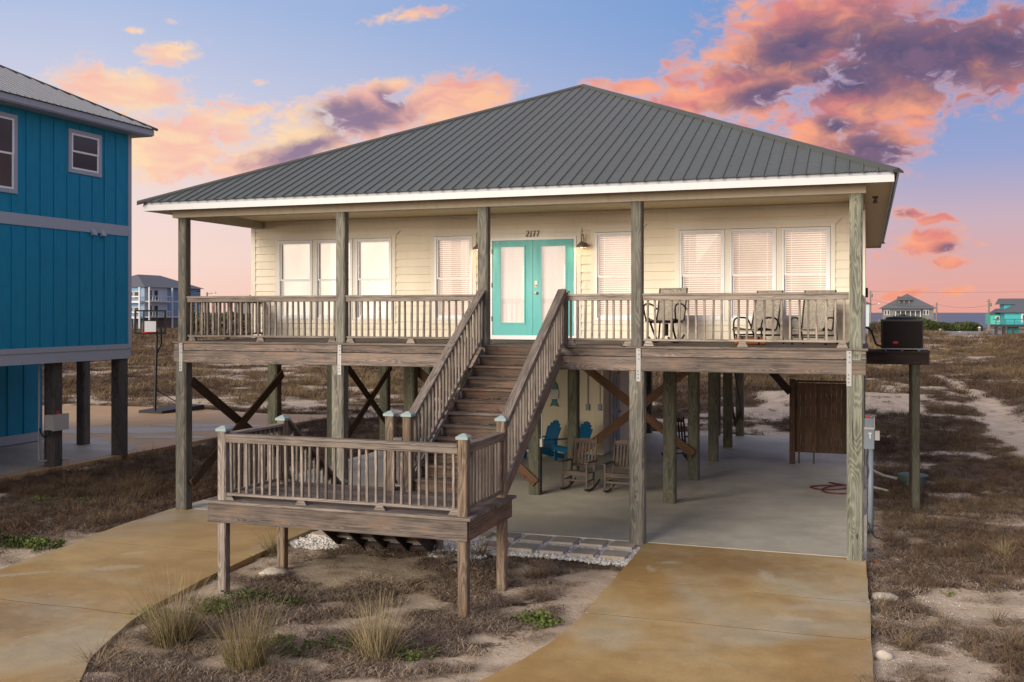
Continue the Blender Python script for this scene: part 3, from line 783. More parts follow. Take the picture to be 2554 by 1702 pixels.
# ---- braces
def brace(a, b, mat='wood_brace', up=(1, 0, 0)):
    d = (Vector(b) - Vector(a)).normalized(); u = Vector(up)
    return board('brace', a, b, 0.19, 0.045, mat, H, up=up)
brace((-12.83, 17.38, 2.55), (-12.83, 20.65, 0.62)); brace((-12.79, 17.3, 0.50), (-12.79, 20.7, 2.52))
brace((-12.83, 23.5, 2.8), (-12.83, 26.3, 0.75)); brace((-12.79, 23.5, 0.50), (-12.79, 26.4, 2.40))
brace((-9.55, 20.72, 2.78), (-6.75, 21.0, 0.27), 'wood_brown', (0, 1, 0)); brace((-9.5, 20.77, 0.4), (-6.8, 21.05, 2.7), 'wood_brace', (0, 1, 0))
brace((-6.7, 24.02, 2.80), (-3.85, 24.02, 0.62), 'wood_brown', (0, 1, 0)); brace((-6.7, 24.07, 0.45), (-3.85, 24.07, 2.70), 'wood_brown', (0, 1, 0))
brace((-4.0, 30.5, 2.7), (-4.0, 33.2, 0.4)); brace((-3.75, 30.5, 2.7), (-3.75, 33.2, 0.6))
brace((-3.0, 27.5, 3.1), (-1.9, 27.55, 1.85), 'wood_dark', (0, 1, 0))
# small outlet boxes on pilings
panel('outlet_box', (-12.87, 20.46, 2.32), (-12.79, 20.52, 2.5), 'dark_rubber', H)
panel('outlet_box', (-6.655, 21.0, 1.05), (-6.60, 21.1, 1.22), 'pvc', H)
MB().tube([(-6.63, 21.05, 1.2), (-6.63, 21.05, 2.9)], 0.012, 6).build('conduit', 'pvc', H)

# ---- porch deck
deck = panel('porch_floor', (-13.0, FY + 0.06, 3.30), (-0.1, 33.3, 3.318), 'wood_brace', H)
for k in range(21):
    y = FY - 0.02 + 0.143 * k
    board('deck_board', (-13.12, y + 0.07, 3.34), (-0.0, y + 0.07, 3.34), 0.137, 0.038, 'wood_deck', deck)
# ---- upper porch posts
PX = {'a': -12.93, 'b': -9.38, 'c': -6.52, 'd': -3.72, 'e': -0.18}
for k, x in PX.items():
    m = {'e': 'wood_green'}.get(k, 'wood_grey')
    post('porch_post', x, FY + 0.105, 3.362 if k != 'e' else 3.14, 5.83, 0.19 if k != 'e' else 0.20, m, H)
# ---- header beams and soffit
panel('header_beam', (-13.12, FY - 0.02, 5.82), (-0.03, FY + 0.22, 5.975), 'header_shaded', H)
panel('header_beam', (-13.08, FY + 0.225, 5.82), (-12.88, WY - 0.03, 5.972), 'header_shaded', H)
panel('header_beam', (-0.28, FY + 0.225, 5.82), (-0.07, WY - 0.03, 5.972), 'header_shaded', H)
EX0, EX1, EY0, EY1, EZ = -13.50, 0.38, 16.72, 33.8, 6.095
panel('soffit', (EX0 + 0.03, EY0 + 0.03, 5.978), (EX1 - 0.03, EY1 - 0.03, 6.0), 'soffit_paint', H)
for a, b in (((EX0, EY0, 5.93), (EX1, EY0 + 0.028, 6.043)), ((EX0, EY1 - 0.028, 5.93), (EX1, EY1, 6.043)),
             ((EX0, EY0 + 0.03, 5.93), (EX0 + 0.028, EY1 - 0.03, 6.043)), ((EX1 - 0.028, EY0 + 0.03, 5.93), (EX1, EY1 - 0.03, 6.043))):
    panel('fascia_board', a, b, 'white_paint', H)
for a, b in (((EX0 + 0.008, EY0 + 0.010, 6.046), (EX1 - 0.008, EY0 + 0.035, 6.092)), ((EX1 - 0.04, EY0 + 0.04, 6.046), (EX1 - 0.010, EY1 - 0.03, 6.092)), ((EX0 + 0.010, EY0 + 0.04, 6.046), (EX0 + 0.04, EY1 - 0.03, 6.092))):
    panel('fascia_trim', a, b, 'grey_trim', H)

# ---- roof: ribbed metal sheets, one strip per rib
AX, AY, AZ, BYR = -6.54, 24.15, 9.45, 26.6
OV = 0.05
L0 = Vector((EX0 - OV, EY0 - OV, EZ)); R0 = Vector((EX1 + OV, EY0 - OV, EZ)); A0 = Vector((AX, AY, AZ)); A1 = Vector((AX, BYR, AZ))
L1 = Vector((EX0 - OV, EY1 + OV, EZ)); R1 = Vector((EX1 + OV, EY1 + OV, EZ))
roof = MB().add([L0, R0, A0, L1, R1, A1], [(0, 1, 4, 3)]).build('roof', 'roof_cap_metal', H)
def strips(e0, e1, t0, t1, name, step=0.2135, joined=False):
    """sheet of metal over the face e0-e1 (eave) t0-t1 (top edge), ribs running up the slope"""
    e0, e1, t0, t1 = map(Vector, (e0, e1, t0, t1))
    ex = (e1 - e0).normalized(); Lw = (e1 - e0).length
    up = (t0 - e0) - ex * (t0 - e0).dot(ex); hgt = up.length; uy = up / hgt
    nrm = ex.cross(uy).normalized()
    a = (t0 - e0).dot(ex); b = (t1 - e0).dot(ex)
    def top(s):
        if s < a: return hgt * s / a
        if s > b: return hgt * (Lw - s) / (Lw - b)
        return hgt
    P = lambda s, h, n=0.0: e0 + ex * s + uy * h + nrm * n
    n = int(Lw / step); big = MB() if joined else None
    for i in range(n + 1):
        s0 = i * step; s1 = min(s0 + step, Lw)
        if s1 - s0 < 0.02: continue
        m = big or MB()
        ks = sorted({s0, s1} | {q for q in (a, b) if s0 < q < s1})
        poly = [P(s0, -0.0), P(s1, -0.0)] + [P(q, top(q)) for q in reversed(ks) if top(q) > 1e-3]
        m.add(poly, [tuple(range(len(poly)))])
        if top(s0) > 0.1:
            h = top(s0) - 0.03
            w0, w1, rh = 0.020, 0.010, 0.020
            c = s0 + w0
            sec = [(c - w0, 0.001), (c - w1, rh), (c + w1, rh), (c + w0, 0.001)]
            v = [P(q, -0.03, r) for q, r in sec] + [P(q, h, r) for q, r in sec]
            m.add(v, [(0, 1, 5, 4), (1, 2, 6, 5), (2, 3, 7, 6), (3, 2, 1, 0)])
        if not joined:
            m.build(name, 'roof_metal', roof)
    if joined:
        o = big.build(name, 'roof_metal', roof); tag(o, kind='stuff')
    return P, top, Lw
P, top, Lw = strips(L0, R0, A0, A0 + Vector((1e-4, 0, 0)), 'roof_panel')
strips(R0, R1, A0, A1, 'roof_sheet', joined=True)
strips(L1, L0, A1, A0, 'roof_sheet', joined=True)
strips(R1, L1, A1, A1 + Vector((-1e-4, 0, 0)), 'roof_sheet', joined=True)
sm = MB()
for i in range(int(Lw / 0.2135) + 1):
    s = i * 0.2135 + 0.075
    for h in [0.06] + list(np.arange(0.7, 8.2, 0.62)):
        if h < top(s) - 0.08:
            for q in ((s, s + 0.13) if h < 0.1 else (s,)):
                c = P(q, h, 0.0); e = 0.016
                sm.add([c + Vector((-e, 0, 0)), c + Vector((0, -e, 0)), c + Vector((e, 0, 0)), c + Vector((0, e, 0.002)), P(q, h, 0.014)], [(0, 1, 4), (1, 2, 4), (2, 3, 4), (3, 0, 4)])
tag(sm.build('roof_screws', 'bolt_metal', roof), kind='stuff')
def cap_strip(a, b, nside):
    a, b = Vector(a), Vector(b); d = (b - a).normalized()
    m = MB(); w = 0.11
    n1, n2 = nside
    y1 = n1.cross(d).normalized(); y2 = n2.cross(d).normalized()
    if y1.z > 0: y1 = -y1
    if y2.z > 0: y2 = -y2
    up = Vector((0, 0, 0.042))
    v = []
    for q in (a, b):
        v += [q + up, q + up * 0.75 + y1 * w, q + y1 * (w + 0.004), q + up * 0.75 + y2 * w, q + y2 * (w + 0.004)]
    m.add(v, [(0, 1, 6, 5), (1, 2, 7, 6), (0, 5, 8, 3), (3, 8, 9, 4), (0, 3, 4, 2, 1), (5, 6, 7, 9, 8)])
    return m.build('ridge_cap', 'roof_cap_metal', roof)
nf = (R0 - L0).cross(A0 - L0).normalized(); nr = (R1 - R0).cross(A0 - R0).normalized(); nl = (L0 - L1).cross(A0 - L1).normalized(); nb = (L1 - R1).cross(A1 - R1).normalized()
mid = (A0 + R0) / 2; cap_strip(R0 + (R0 - A0).normalized() * 0.02, mid, (nf, nr)); cap_strip(mid + Vector((0.02, -0.02, -0.004)), A0, (nf, nr))
mid = (A0 + L0) / 2; cap_strip(L0 + (L0 - A0).normalized() * 0.04, mid, (nf, nl)); cap_strip(mid + Vector((-0.02, -0.02, -0.004)), A0, (nf, nl))
cap_strip(A0, A1, (nl, nr)); cap_strip(A1, R1, (nr, nb)); cap_strip(A1, L1, (nl, nb))

# ---- walls
WX0, WX1 = -13.22, -0.06
wall = MB()
wall.box((WX0, WY + 0.03, 3.33), (WX0 + 0.12, 33.3, 5.975)); wall.box((WX1 - 0.12, WY + 0.03, 3.33), (WX1, 33.3, 5.975)); wall.box((WX0 + 0.121, 33.18, 3.33), (WX1 - 0.121, 33.3, 5.975))
wall = wall.build('house_wall', 'cream_siding', H)
OPEN = [(-12.61, -9.62, 3.69, 5.60), (-8.79, -7.76, 3.69, 5.60), (-7.53, -5.49, 3.3, 5.60), (-5.28, -4.24, 3.69, 5.60), (-3.58, -0.575, 3.69, 5.60)]
row = 0.168
def siding(a, b, z0, z1, full):
    k = 0.022 * min(1.0, (z1 - z0) / row)
    m = MB()
    v = [(a, WY - 0.020, z0), (b, WY - 0.020, z0), (b, WY + 0.022, z0), (a, WY + 0.022, z0), (a, WY - 0.020 + k, z1), (b, WY - 0.020 + k, z1), (b, WY + 0.022, z1), (a, WY + 0.022, z1)]
    m.add(v, [(0, 3, 2, 1), (4, 5, 6, 7), (0, 1, 5, 4), (1, 2, 6, 5), (2, 3, 7, 6), (3, 0, 4, 7)])
    if full:
        m.box((a, WY + 0.012, z1), (b, WY + 0.021, z1 + 0.012))
    m.build('siding_board', 'cream_siding', wall)
zr = 3.40
while zr < 5.96:
    z0, z1 = zr, min(zr + row - 0.009, 5.974)
    cuts = sorted([(a, b, c, d) for a, b, c, d in OPEN if z1 > c + 0.01 and z0 < d - 0.01])
    x = WX0 + 0.10
    for a, b, c, d in cuts:
        siding(x, a, z0, z1, True)
        if z0 < c - 0.02: siding(a, b, z0, c, False)
        if z1 > d + 0.02: siding(a, b, d, z1, True)
        x = b
    siding(x, WX1 - 0.10, z0, z1, True)
    zr += row
panel('corner_board', (WX0 - 0.012, WY - 0.026, 3.36), (WX0 + 0.098, WY + 0.03, 5.972), 'cream_trim', wall)
panel('corner_board', (WX1 - 0.098, WY - 0.026, 3.36), (WX1 + 0.012, WY + 0.03, 5.972), 'cream_trim', wall)
# casings and head boards with flared ends
def casing(x0, x1, z0, z1, muls, head_z=(5.60, 5.685)):
    y0, y1 = WY - 0.03, WY + 0.02
    panel('window_casing', (x0, y0, z0), (x0 + 0.085, y1, z1), 'cream_trim', wall)
    panel('window_casing', (x1 - 0.085, y0, z0), (x1, y1, z1), 'cream_trim', wall)
    for a, b in muls:
        panel('window_casing', (a, y0, z0 + 0.09), (b, y1, z1 - 0.06), 'cream_trim', wall)
    panel('window_casing', (x0 + 0.087, y0, z0), (x1 - 0.087, y1, z0 + 0.085), 'cream_trim', wall)
    panel('window_casing', (x0 + 0.087, y0, z1 - 0.055), (x1 - 0.087, y1, z1), 'cream_trim', wall)
    a, b = head_z
    v = []
    for yy in (WY - 0.05, WY + 0.01):
        v += [(x0 - 0.02, yy, a), (x1 + 0.02, yy, a), (x1 + 0.11, yy, b), (x0 - 0.11, yy, b)]
    MB().add(v, [(0, 1, 2, 3), (7, 6, 5, 4), (0, 4, 5, 1), (1, 5, 6, 2), (2, 6, 7, 3), (3, 7, 4, 0)]).build('window_head', 'cream_trim', wall)
casing(-12.61, -9.62, 3.69, 5.60, [(-11.645, -11.575), (-10.65, -10.58)])
casing(-8.79, -7.76, 3.69, 5.60, [])
casing(-5.28, -4.24, 3.69, 5.60, [])
casing(-3.58, -0.575, 3.69, 5.60, [(-2.612, -2.527), (-1.644, -1.55)])
# ---- windows
def window(x0, x1, z0=3.775, z1=5.535, open_blind=True):
    zm = z0 + (z1 - z0) * 0.5
    fr = ring(x0, x1, z0, z1, 0.042, 0.042, 0.05, 0.045, WY - 0.045, WY + 0.06).build('window', 'vinyl', wall)
    ring(x0 + 0.044, x1 - 0.044, zm - 0.02, z1 - 0.047, 0.028, 0.028, 0.04, 0.028, WY - 0.022, WY + 0.012).build('upper_sash', 'vinyl', fr)
    ring(x0 + 0.044, x1 - 0.044, z0 + 0.052, zm + 0.018, 0.036, 0.036, 0.045, 0.03, WY + 0.014, WY + 0.045).build('lower_sash', 'vinyl', fr)
    panel('pane', (x0 + 0.07, WY - 0.008, zm + 0.02), (x1 - 0.07, WY - 0.004, z1 - 0.075), 'window_glass', fr)
    panel('pane', (x0 + 0.08, WY + 0.028, z0 + 0.095), (x1 - 0.08, WY + 0.032, zm - 0.012), 'window_glass', fr)
    bl = MB()
    z = z0 + 0.08
    sw, tilt = (0.021, random.uniform(0.25, 0.6)) if open_blind else (0.024, 1.15)
    while z < z1 - 0.05:
        dy, dz2 = sw * math.cos(tilt), sw * math.sin(tilt)
        bl.add([(x0 + 0.06, WY + 0.085 - dy, z - dz2), (x1 - 0.06, WY + 0.085 - dy, z - dz2), (x1 - 0.06, WY + 0.085 + dy, z + dz2), (x0 + 0.06, WY + 0.085 + dy, z + dz2)], [(0, 1, 2, 3)])
        z += 0.043
    for k in (0.2, 0.8):
        xx = x0 + (x1 - x0) * k
        bl.box((xx - 0.004, WY + 0.055, z0 + 0.06), (xx + 0.004, WY + 0.058, z1 - 0.05))
    tag(bl.build('blind', 'blind_glow', fr), kind='stuff')
    panel('glow_card', (x0 + 0.03, WY + 0.16, z0 + 0.03), (x1 - 0.03, WY + 0.17, z1 - 0.02), 'room_glow' if open_blind else 'shade_glow', fr)  # glowing card added behind the blind to brighten the window
    return fr
for a, b in ((-12.52, -11.65), (-11.57, -10.655), (-10.575, -9.71)):
    window(a, b, open_blind=False)
window(-8.70, -7.845)
window(-5.19, -4.33)
for a, b in ((-3.487, -2.616), (-2.523, -1.648), (-1.546, -0.666)):
    window(a, b)
# ---- double door
dfr = MB()
dfr.box((-7.53, WY - 0.03, 3.37), (-7.44, WY + 0.02, 5.56)); dfr.box((-5.58, WY - 0.03, 3.37), (-5.49, WY + 0.02, 5.56)); dfr.box((-7.439, WY - 0.03, 5.475), (-5.581, WY + 0.02, 5.56))
dfr.build('door_casing', 'cream_trim', wall)
v = []
for yy in (WY - 0.045, WY + 0.01):
    v += [(-7.55, yy, 5.562), (-5.47, yy, 5.562), (-5.47, yy, 5.645), (-7.55, yy, 5.645)]
MB().add(v, [(0, 1, 2, 3), (7, 6, 5, 4), (0, 4, 5, 1), (1, 5, 6, 2), (2, 6, 7, 3), (3, 7, 4, 0)]).build('door_head', 'cream_trim', wall)
jam = ring(-7.438, -5.582, 3.375, 5.473, 0.045, 0.045, 0.085, 0.05, WY - 0.05, WY + 0.06).build('door_frame', 'vinyl', wall)
for x0, x1, hinge in ((-7.39, -6.513, 0), (-6.507, -5.63, 1)):
    d = ring(x0, x1, 3.464, 5.42, 0.165, 0.165, 0.24, 0.115, WY - 0.035, WY + 0.01).build('front_door', 'teal_paint', H)
    ring(x0 + 0.150, x1 - 0.150, 3.69, 5.318, 0.032, 0.032, 0.032, 0.032, WY - 0.048, WY - 0.036).build('glazing_bead', 'teal_paint', d)
    panel('pane', (x0 + 0.165, WY - 0.022, 3.705), (x1 - 0.165, WY - 0.016, 5.305), 'window_glass', d)
    panel('curtain', (x0 + 0.10, WY + 0.06, 3.55), (x1 - 0.10, WY + 0.066, 5.40), 'curtain_glow', d)
    panel('blind_edge', (x1 - 0.225, WY + 0.04, 4.5 if hinge else 4.2), (x1 - 0.17, WY + 0.05, 4.9), 'shade_glow', d)
    for z in (3.75, 4.45, 5.15):
        xx = x0 - 0.01 if not hinge else x1 + 0.01
        panel('hinge', (xx - 0.012, WY - 0.056, z), (xx + 0.012, WY - 0.044, z + 0.1), 'lamp_metal' if not hinge else 'vinyl', d)
    if hinge:
        panel('keypad', (x0 + 0.045, WY - 0.052, 4.45), (x0 + 0.105, WY - 0.036, 4.58), 'brass', d)
        MB().lathe([(0.0, 0.03), (0.012, 0.03), (0.016, 0.018), (0.016, 0.0)], (x0 + 0.075, WY - 0.045, 4.485), 10, 'Y').build('lock_dial', 'bolt_metal', d)
        MB().lathe([(0.0, 0.065), (0.022, 0.063), (0.03, 0.05), (0.022, 0.03), (0.012, 0.02), (0.03, 0.006), (0.03, 0.0)], (x0 + 0.075, WY - 0.036, 4.335), 14, 'Y').build('knob', 'brass', d)
MB().lathe([(0, 0.02), (0.012, 0.02), (0.014, 0)], (-5.40, WY - 0.016, 4.46), 8, 'Y').build('doorbell', 'cream_trim', H)
panel('bell_plate', (-5.425, WY - 0.018, 4.40), (-5.375, WY - 0.012, 4.52), 'cream_trim', H)
# ---- house number 2177, sloping serif figures cut from curves
def stroke_digit(kind):
    S = {'2': [[(0.02, 0.76, .03), (0.08, 0.90, .05), (0.24, 0.99, .06), (0.42, 0.93, .10), (0.47, 0.76, .13), (0.38, 0.55, .12), (0.22, 0.33, .08), (0.03, 0.08, .06)], [(0.03, 0.07, .07), (0.15, 0.13, .10), (0.32, 0.06, .12), (0.48, 0.10, .06), (0.54, 0.20, .03)]],
         '1': [[(0.10, 0.85, .05), (0.22, 0.97, .07), (0.22, 0.5, .11), (0.21, 0.02, .11)], [(0.08, 0.02, .05), (0.34, 0.02, .05)]],
         '7': [[(0.03, 0.80, .04), (0.07, 0.95, .07), (0.25, 0.90, .11), (0.50, 0.96, .06)], [(0.50, 0.95, .05), (0.36, 0.60, .10), (0.25, 0.30, .13), (0.22, 0.02, .11)]]}
    return S[kind]
def number(text, x, y, z, h):
    for ch, adv in text:
        m = MB()
        for st in stroke_digit(ch):
            pts = [Vector((px + 0.16 * pz, 0, pz)) for px, pz, w in st]; ws = [w for *_, w in st]
            V2 = []
            for i, q in enumerate(pts):
                d = (pts[min(i + 1, len(pts) - 1)] - pts[max(i - 1, 0)]).normalized(); nn = Vector((-d.z, 0, d.x)) * ws[i] * 0.6
                V2 += [q + nn, q - nn, q + nn + Vector((0, 0.1, 0)), q - nn + Vector((0, 0.1, 0))]
            f = []
            for i in range(len(pts) - 1):
                b = i * 4
                f += [(b, b + 4, b + 5, b + 1), (b + 2, b + 3, b + 7, b + 6), (b, b + 2, b + 6, b + 4), (b + 1, b + 5, b + 7, b + 3)]
            f += [(0, 1, 3, 2), (len(pts) * 4 - 4, len(pts) * 4 - 2, len(pts) * 4 - 1, len(pts) * 4 - 3)]
            m.add(V2, f)
        m.v = [Vector((x + q.x * h, y + q.y * h, z + q.z * h)) for q in m.v]
        m.build('house_number', 'number_paint', H)
        x += adv * h
number([('2', 0.66), ('1', 0.50), ('7', 0.66), ('7', 0.6)], -6.66, WY - 0.058, 5.488, 0.122)
# ---- gear on the right side wall
panel('utility_box', (WX1 + 0.002, 22.0, 4.24), (WX1 + 0.06, 22.25, 4.43), 'dark_rubber', H)

# ------------------------------------------------------------------ railings
def railing(a, b, z, n, mat='wood_rail', h=0.895, bot=0.085, blocks=(), outside=(0, -1), name='porch_railing', bal=0.036):
    """straight guard rail from a to b (x, y) standing on level z"""
    a = Vector((*a, 0)); b = Vector((*b, 0)); d = (b - a).normalized(); o = Vector((*outside, 0))
    P = lambda q, zz, k=0.0: (q.x + o.x * k, q.y + o.y * k, zz)
    top = board(name, P(a, z + h - 0.019), P(b, z + h - 0.019), 0.14, 0.038, mat, H)
    board('rail_board', P(a, z + h - 0.038 - 0.042, 0.035), P(b, z + h - 0.038 - 0.042, 0.035), 0.036, 0.08, mat, top)
    board('bottom_rail', P(a, z + bot + 0.02, -0.004), P(b, z + bot + 0.02, -0.004), 0.085, 0.038, mat, top)
    L = (b - a).length
    for i in range(n):
        q = a + d * (L * (i + 0.5) / n + random.uniform(-0.006, 0.006))
        t = random.gauss(0, 0.007)
        board('baluster', (q.x, q.y, z + bot + 0.040), (q.x + d.x * t, q.y + d.y * t, z + h - 0.039), bal, bal, mat, top, up=(o.x, o.y, 0))
    for k in blocks:
        q = a + d * (L * k)
        v = []
        for e in (-0.04, 0.04):
            for s, zz in ((-0.09, z + 0.003), (0.09, z + 0.003), (0.05, z + bot), (-0.05, z + bot)):
                w = q + d * s + o * e; v.append((w.x, w.y, zz))
        MB().add(v, [(0, 1, 2, 3), (7, 6, 5, 4), (0, 4, 5, 1), (1, 5, 6, 2), (2, 6, 7, 3), (3, 7, 4, 0)]).build('support_block', mat, top)
    return top
ry = FY + 0.105
railing((-12.83, ry), (-9.48, ry), DZ, 26, blocks=(0.03, 0.5, 0.97))
railing((-9.28, ry), (-6.62, ry), DZ, 21, blocks=(0.03, 0.5))
railing((-4.96, ry), (-3.82, ry), DZ, 9, 'wood_pale', blocks=(0.06, 0.95))
railing((-3.62, ry), (-0.29, ry), DZ, 24, 'wood_pale', blocks=(0.03, 0.5, 0.97))
railing((-12.96, FY + 0.21), (-12.96, WY - 0.03), DZ, 20, blocks=(0.5,), outside=(-1, 0))
railing((-0.16, FY + 0.21), (-0.16, WY - 0.03), DZ, 20, blocks=(0.5,), outside=(1, 0))

def cap(x, y, z, s, parent):
    h = s / 2
    m = MB()
    v = []
    for k, zz in ((h + 0.016, z - 0.028), (h + 0.018, z + 0.008), (h + 0.004, z + 0.016), (0.022, z + 0.048)):
        v += [(x - k, y - k, zz), (x + k, y - k, zz), (x + k, y + k, zz), (x - k, y + k, zz)]
    f = [(3, 2, 1, 0), (12, 13, 14, 15)]
    for r in range(3):
        for i in range(4):
            f.append((r * 4 + i, r * 4 + (i + 1) % 4, r * 4 + 4 + (i + 1) % 4, r * 4 + 4 + i))
    return m.add(v, f).build('post_cap', 'cap_paint', parent)

# ------------------------------------------------------------------ landing
LZ = 1.25
GZ = -0.15
PS = 0.135
land = panel('landing', (-8.82, 12.55, 1.19), (-4.99, 14.12, 1.208), 'wood_dark', H)
def lpost(x, y, z0, z1, mat='wood_post_gold', s=PS):
    o = post('landing_post', x, y, z0, z1, s, mat, land); cap(x, y, z1, s, o); return o
lpost(-8.735, 12.565, GZ, 2.26, 'wood_rail'); lpost(-5.03, 12.565, GZ, 2.29)
lpost(-8.68, 14.04, GZ, 2.27); lpost(-5.03, 14.06, GZ, 2.385)
lpost(-6.81, 14.04, 1.0, 2.40); lpost(-6.525, 14.05, 1.0, 2.40)
board('rim_beam', (-8.93, 12.47, 1.075), (-4.94, 12.47, 1.075), 0.042, 0.27, 'wood_beam', land)
board('rim_beam', (-4.945, 12.50, 1.075), (-4.945, 14.20, 1.075), 0.04, 0.27, 'wood_stair', land)
board('rim_beam', (-8.92, 12.50, 1.075), (-8.92, 14.20, 1.075), 0.04, 0.27, 'wood_beam', land)
board('rim_beam', (-8.88, 14.17, 1.075), (-6.62, 14.17, 1.075), 0.04, 0.27, 'wood_beam', land)
for x in np.arange(-8.4, -5.1, 0.45):
    board('joist', (x, 12.52, 1.09), (x, 14.14, 1.09), 0.04, 0.20, 'wood_dark', land)
for k in range(13):
    y = 12.405 + 0.1425 * k
    board('deck_board', (-8.99 + random.uniform(-.01, .01), y + 0.07, 1.231), (-4.885 + random.uniform(-.02, .02), y + 0.07, 1.231), 0.136, 0.038, 'wood_deck' if k else 'wood_rail', land)
railing((-8.665, 12.56), (-5.10, 12.56), LZ, 28, h=0.945, bot=0.065, blocks=(0.01, 0.34, 0.68, 0.985), name='landing_railing')
railing((-8.72, 12.64), (-8.69, 13.97), LZ, 11, h=0.945, bot=0.065, outside=(-1, 0), name='landing_railing')
railing((-5.03, 12.64), (-5.03, 13.99), LZ, 11, 'wood_deck', h=0.945, bot=0.065, outside=(1, 0), name='landing_railing')
railing((-6.74, 14.045), (-6.595, 14.045), LZ, 1, h=0.80, bot=0.065, name='landing_railing')

# ------------------------------------------------------------------ upper flight
NR = 12; rise = (DZ - LZ) / NR; Y0, Y1 = 14.12, 17.13; run = (Y1 - Y0) / (NR - 1)
SX0, SX1 = -6.45, -5.09
def stringer(x, y0, z0, y1, z1, parent, mat='wood_beam', w=0.29):
    m = MB()
    v = []
    for e in (-0.019, 0.019):
        v += [(x + e, y0, z0 - w), (x + e, y1, z1 - w), (x + e, y1, z1), (x + e, y0, z0)]
    m.add(v, [(0, 1, 2, 3), (7, 6, 5, 4), (0, 4, 5, 1), (1, 5, 6, 2), (2, 6, 7, 3), (3, 7, 4, 0)])
    return m
stairs = board('staircase', (SX0 - 0.03, Y0 - 0.06, LZ - 0.02), (SX0 - 0.03, Y1 + 0.02, DZ - rise - 0.02), 0.04, 0.28, 'wood_beam', H)
board('stringer', (SX1 + 0.03, Y0 - 0.06, LZ - 0.02), (SX1 + 0.03, Y1 + 0.02, DZ - rise - 0.02), 0.04, 0.28, 'wood_beam', stairs)
for x in (-6.1, -5.77, -5.44):
    board('stringer', (x, Y0 - 0.06, LZ - 0.16), (x, Y1 + 0.02, DZ - rise - 0.16), 0.04, 0.20, 'wood_dark', stairs)
for i in range(NR):
    y = Y0 + run * i; z = LZ + rise * i
    board('riser', (SX0, y + 0.012, z + rise / 2 - 0.02), (SX1, y + 0.012, z + rise / 2 - 0.02), 0.022, rise - 0.042, 'wood_stair', stairs)
    if i < NR - 1:
        for k in (0, 1):
            board('tread', (SX0 - 0.006, y + 0.045 + k * 0.143 - 0.012, z + rise - 0.019), (SX1 + 0.006, y + 0.045 + k * 0.143 - 0.012, z + rise - 0.019), 0.138, 0.038, 'wood_stair' if random.random() < 0.55 else 'wood_deck', stairs)
    # cleats left and right
    if i % 3 == 1:
        panel('angle_bracket', (SX0 + 0.002, y - 0.09, z + 0.02), (SX0 + 0.008, y - 0.01, z + rise - 0.05), 'galvanized', stairs)
def stair_rail(x, ya, za, yb, zb, n, side, parent, mat='wood_rail', low=0.10):
    """za, zb: top of handrail at each end; lower ends are cut along a sloping rail"""
    top = board('handrail', (x, ya, za), (x, yb, zb), 0.14, 0.04, mat, parent)
    return top
def flight_rail(x, ya, na, yb, nb_, n, side, parent, hand=0.98, mat='wood_rail'):
    up = Vector((0, yb - ya, nb_ - na)).normalized()
    board('handrail', (x, ya, na + hand), (x, yb, nb_ + hand), 0.14, 0.04, mat, parent)
    board('rail_board', (x + side * 0.045, ya, na + hand - 0.066), (x + side * 0.045, yb, nb_ + hand - 0.066), 0.036, 0.085, mat, parent)
    board('lower_rail', (x + side * 0.02, ya, na + 0.10), (x + side * 0.02, yb, nb_ + 0.10), 0.06, 0.05, mat, parent)
    for i in range(n):
        k = (i + 0.5) / n
        y = ya + (yb - ya) * k; z = na + (nb_ - na) * k
        board('baluster', (x + side * 0.012, y, z + 0.085), (x + side * 0.012, y + random.uniform(-.004, .004), z + hand - 0.04), 0.036, 0.036, mat, parent, up=(side, 0, 0))
nl0, nl1 = LZ + 0.10, DZ + 0.0
flight_rail(-6.525, Y0 + 0.01, LZ + 0.12, FY + 0.0, DZ - 0.02, 22, -1, stairs, mat='wood_rail')
flight_rail(-5.03, Y0 + 0.01, LZ + 0.12, FY + 0.0, DZ - 0.02, 22, 1, stairs, mat='wood_rail')
nw = post('newel_post', -5.03, FY + 0.08, 3.362, 4.30, 0.15, 'wood_deck', stairs); cap(-5.03, FY + 0.08, 4.30, 0.15, stairs)
panel('joist_hanger', (-6.50, FY - 0.012, 2.98), (-6.44, FY - 0.002, 3.30), 'galvanized', stairs)
panel('joist_hanger', (-6.56, FY - 0.03, 2.97), (-6.44, FY - 0.02, 3.12), 'galvanized', stairs)

# ------------------------------------------------------------------ lower flight, running back under the upper one
NR2 = 7; Y2a, Y2b = 14.2, 15.85; rise2 = (LZ + 0.05) / NR2; run2 = (Y2b - Y2a) / (NR2 - 1)
low = board('lower_staircase', (-8.60, Y2a - 0.02, LZ - 0.16), (-8.60, Y2b, -0.03 + 0.02), 0.04, 0.27, 'wood_dark', H)
for x in (-8.14, -7.72, -7.30, -6.90):
    board('stringer', (x, Y2a - 0.02, LZ - 0.16), (x, Y2b, -0.01), 0.04, 0.27, 'wood_dark', low)
for i in range(NR2 - 1):
    y = Y2a + run2 * i; z = LZ - rise2 * (i + 1)
    for k in (0, 1):
        board('tread', (-8.62, y + 0.06 + k * 0.143, z - 0.019), (-6.88, y + 0.06 + k * 0.143, z - 0.019), 0.138, 0.038, 'wood_deck', low)
    board('riser', (-8.60, y - 0.016, z + rise2 / 2 - 0.01), (-6.90, y - 0.016, z + rise2 / 2 - 0.01), 0.022, rise2 - 0.045, 'wood_dark', low)
board('kick_board', (-8.62, Y2b - 0.12, -0.02), (-6.88, Y2b - 0.12, -0.02), 0.05, 0.10, 'wood_dark', low)
flight_rail(-8.66, 14.12, LZ + 0.06, 15.88, -0.02, 13, -1, low, hand=0.93)
flight_rail(-6.83, 14.12, LZ + 0.06, 15.88, -0.02, 13, 1, low, hand=0.93)
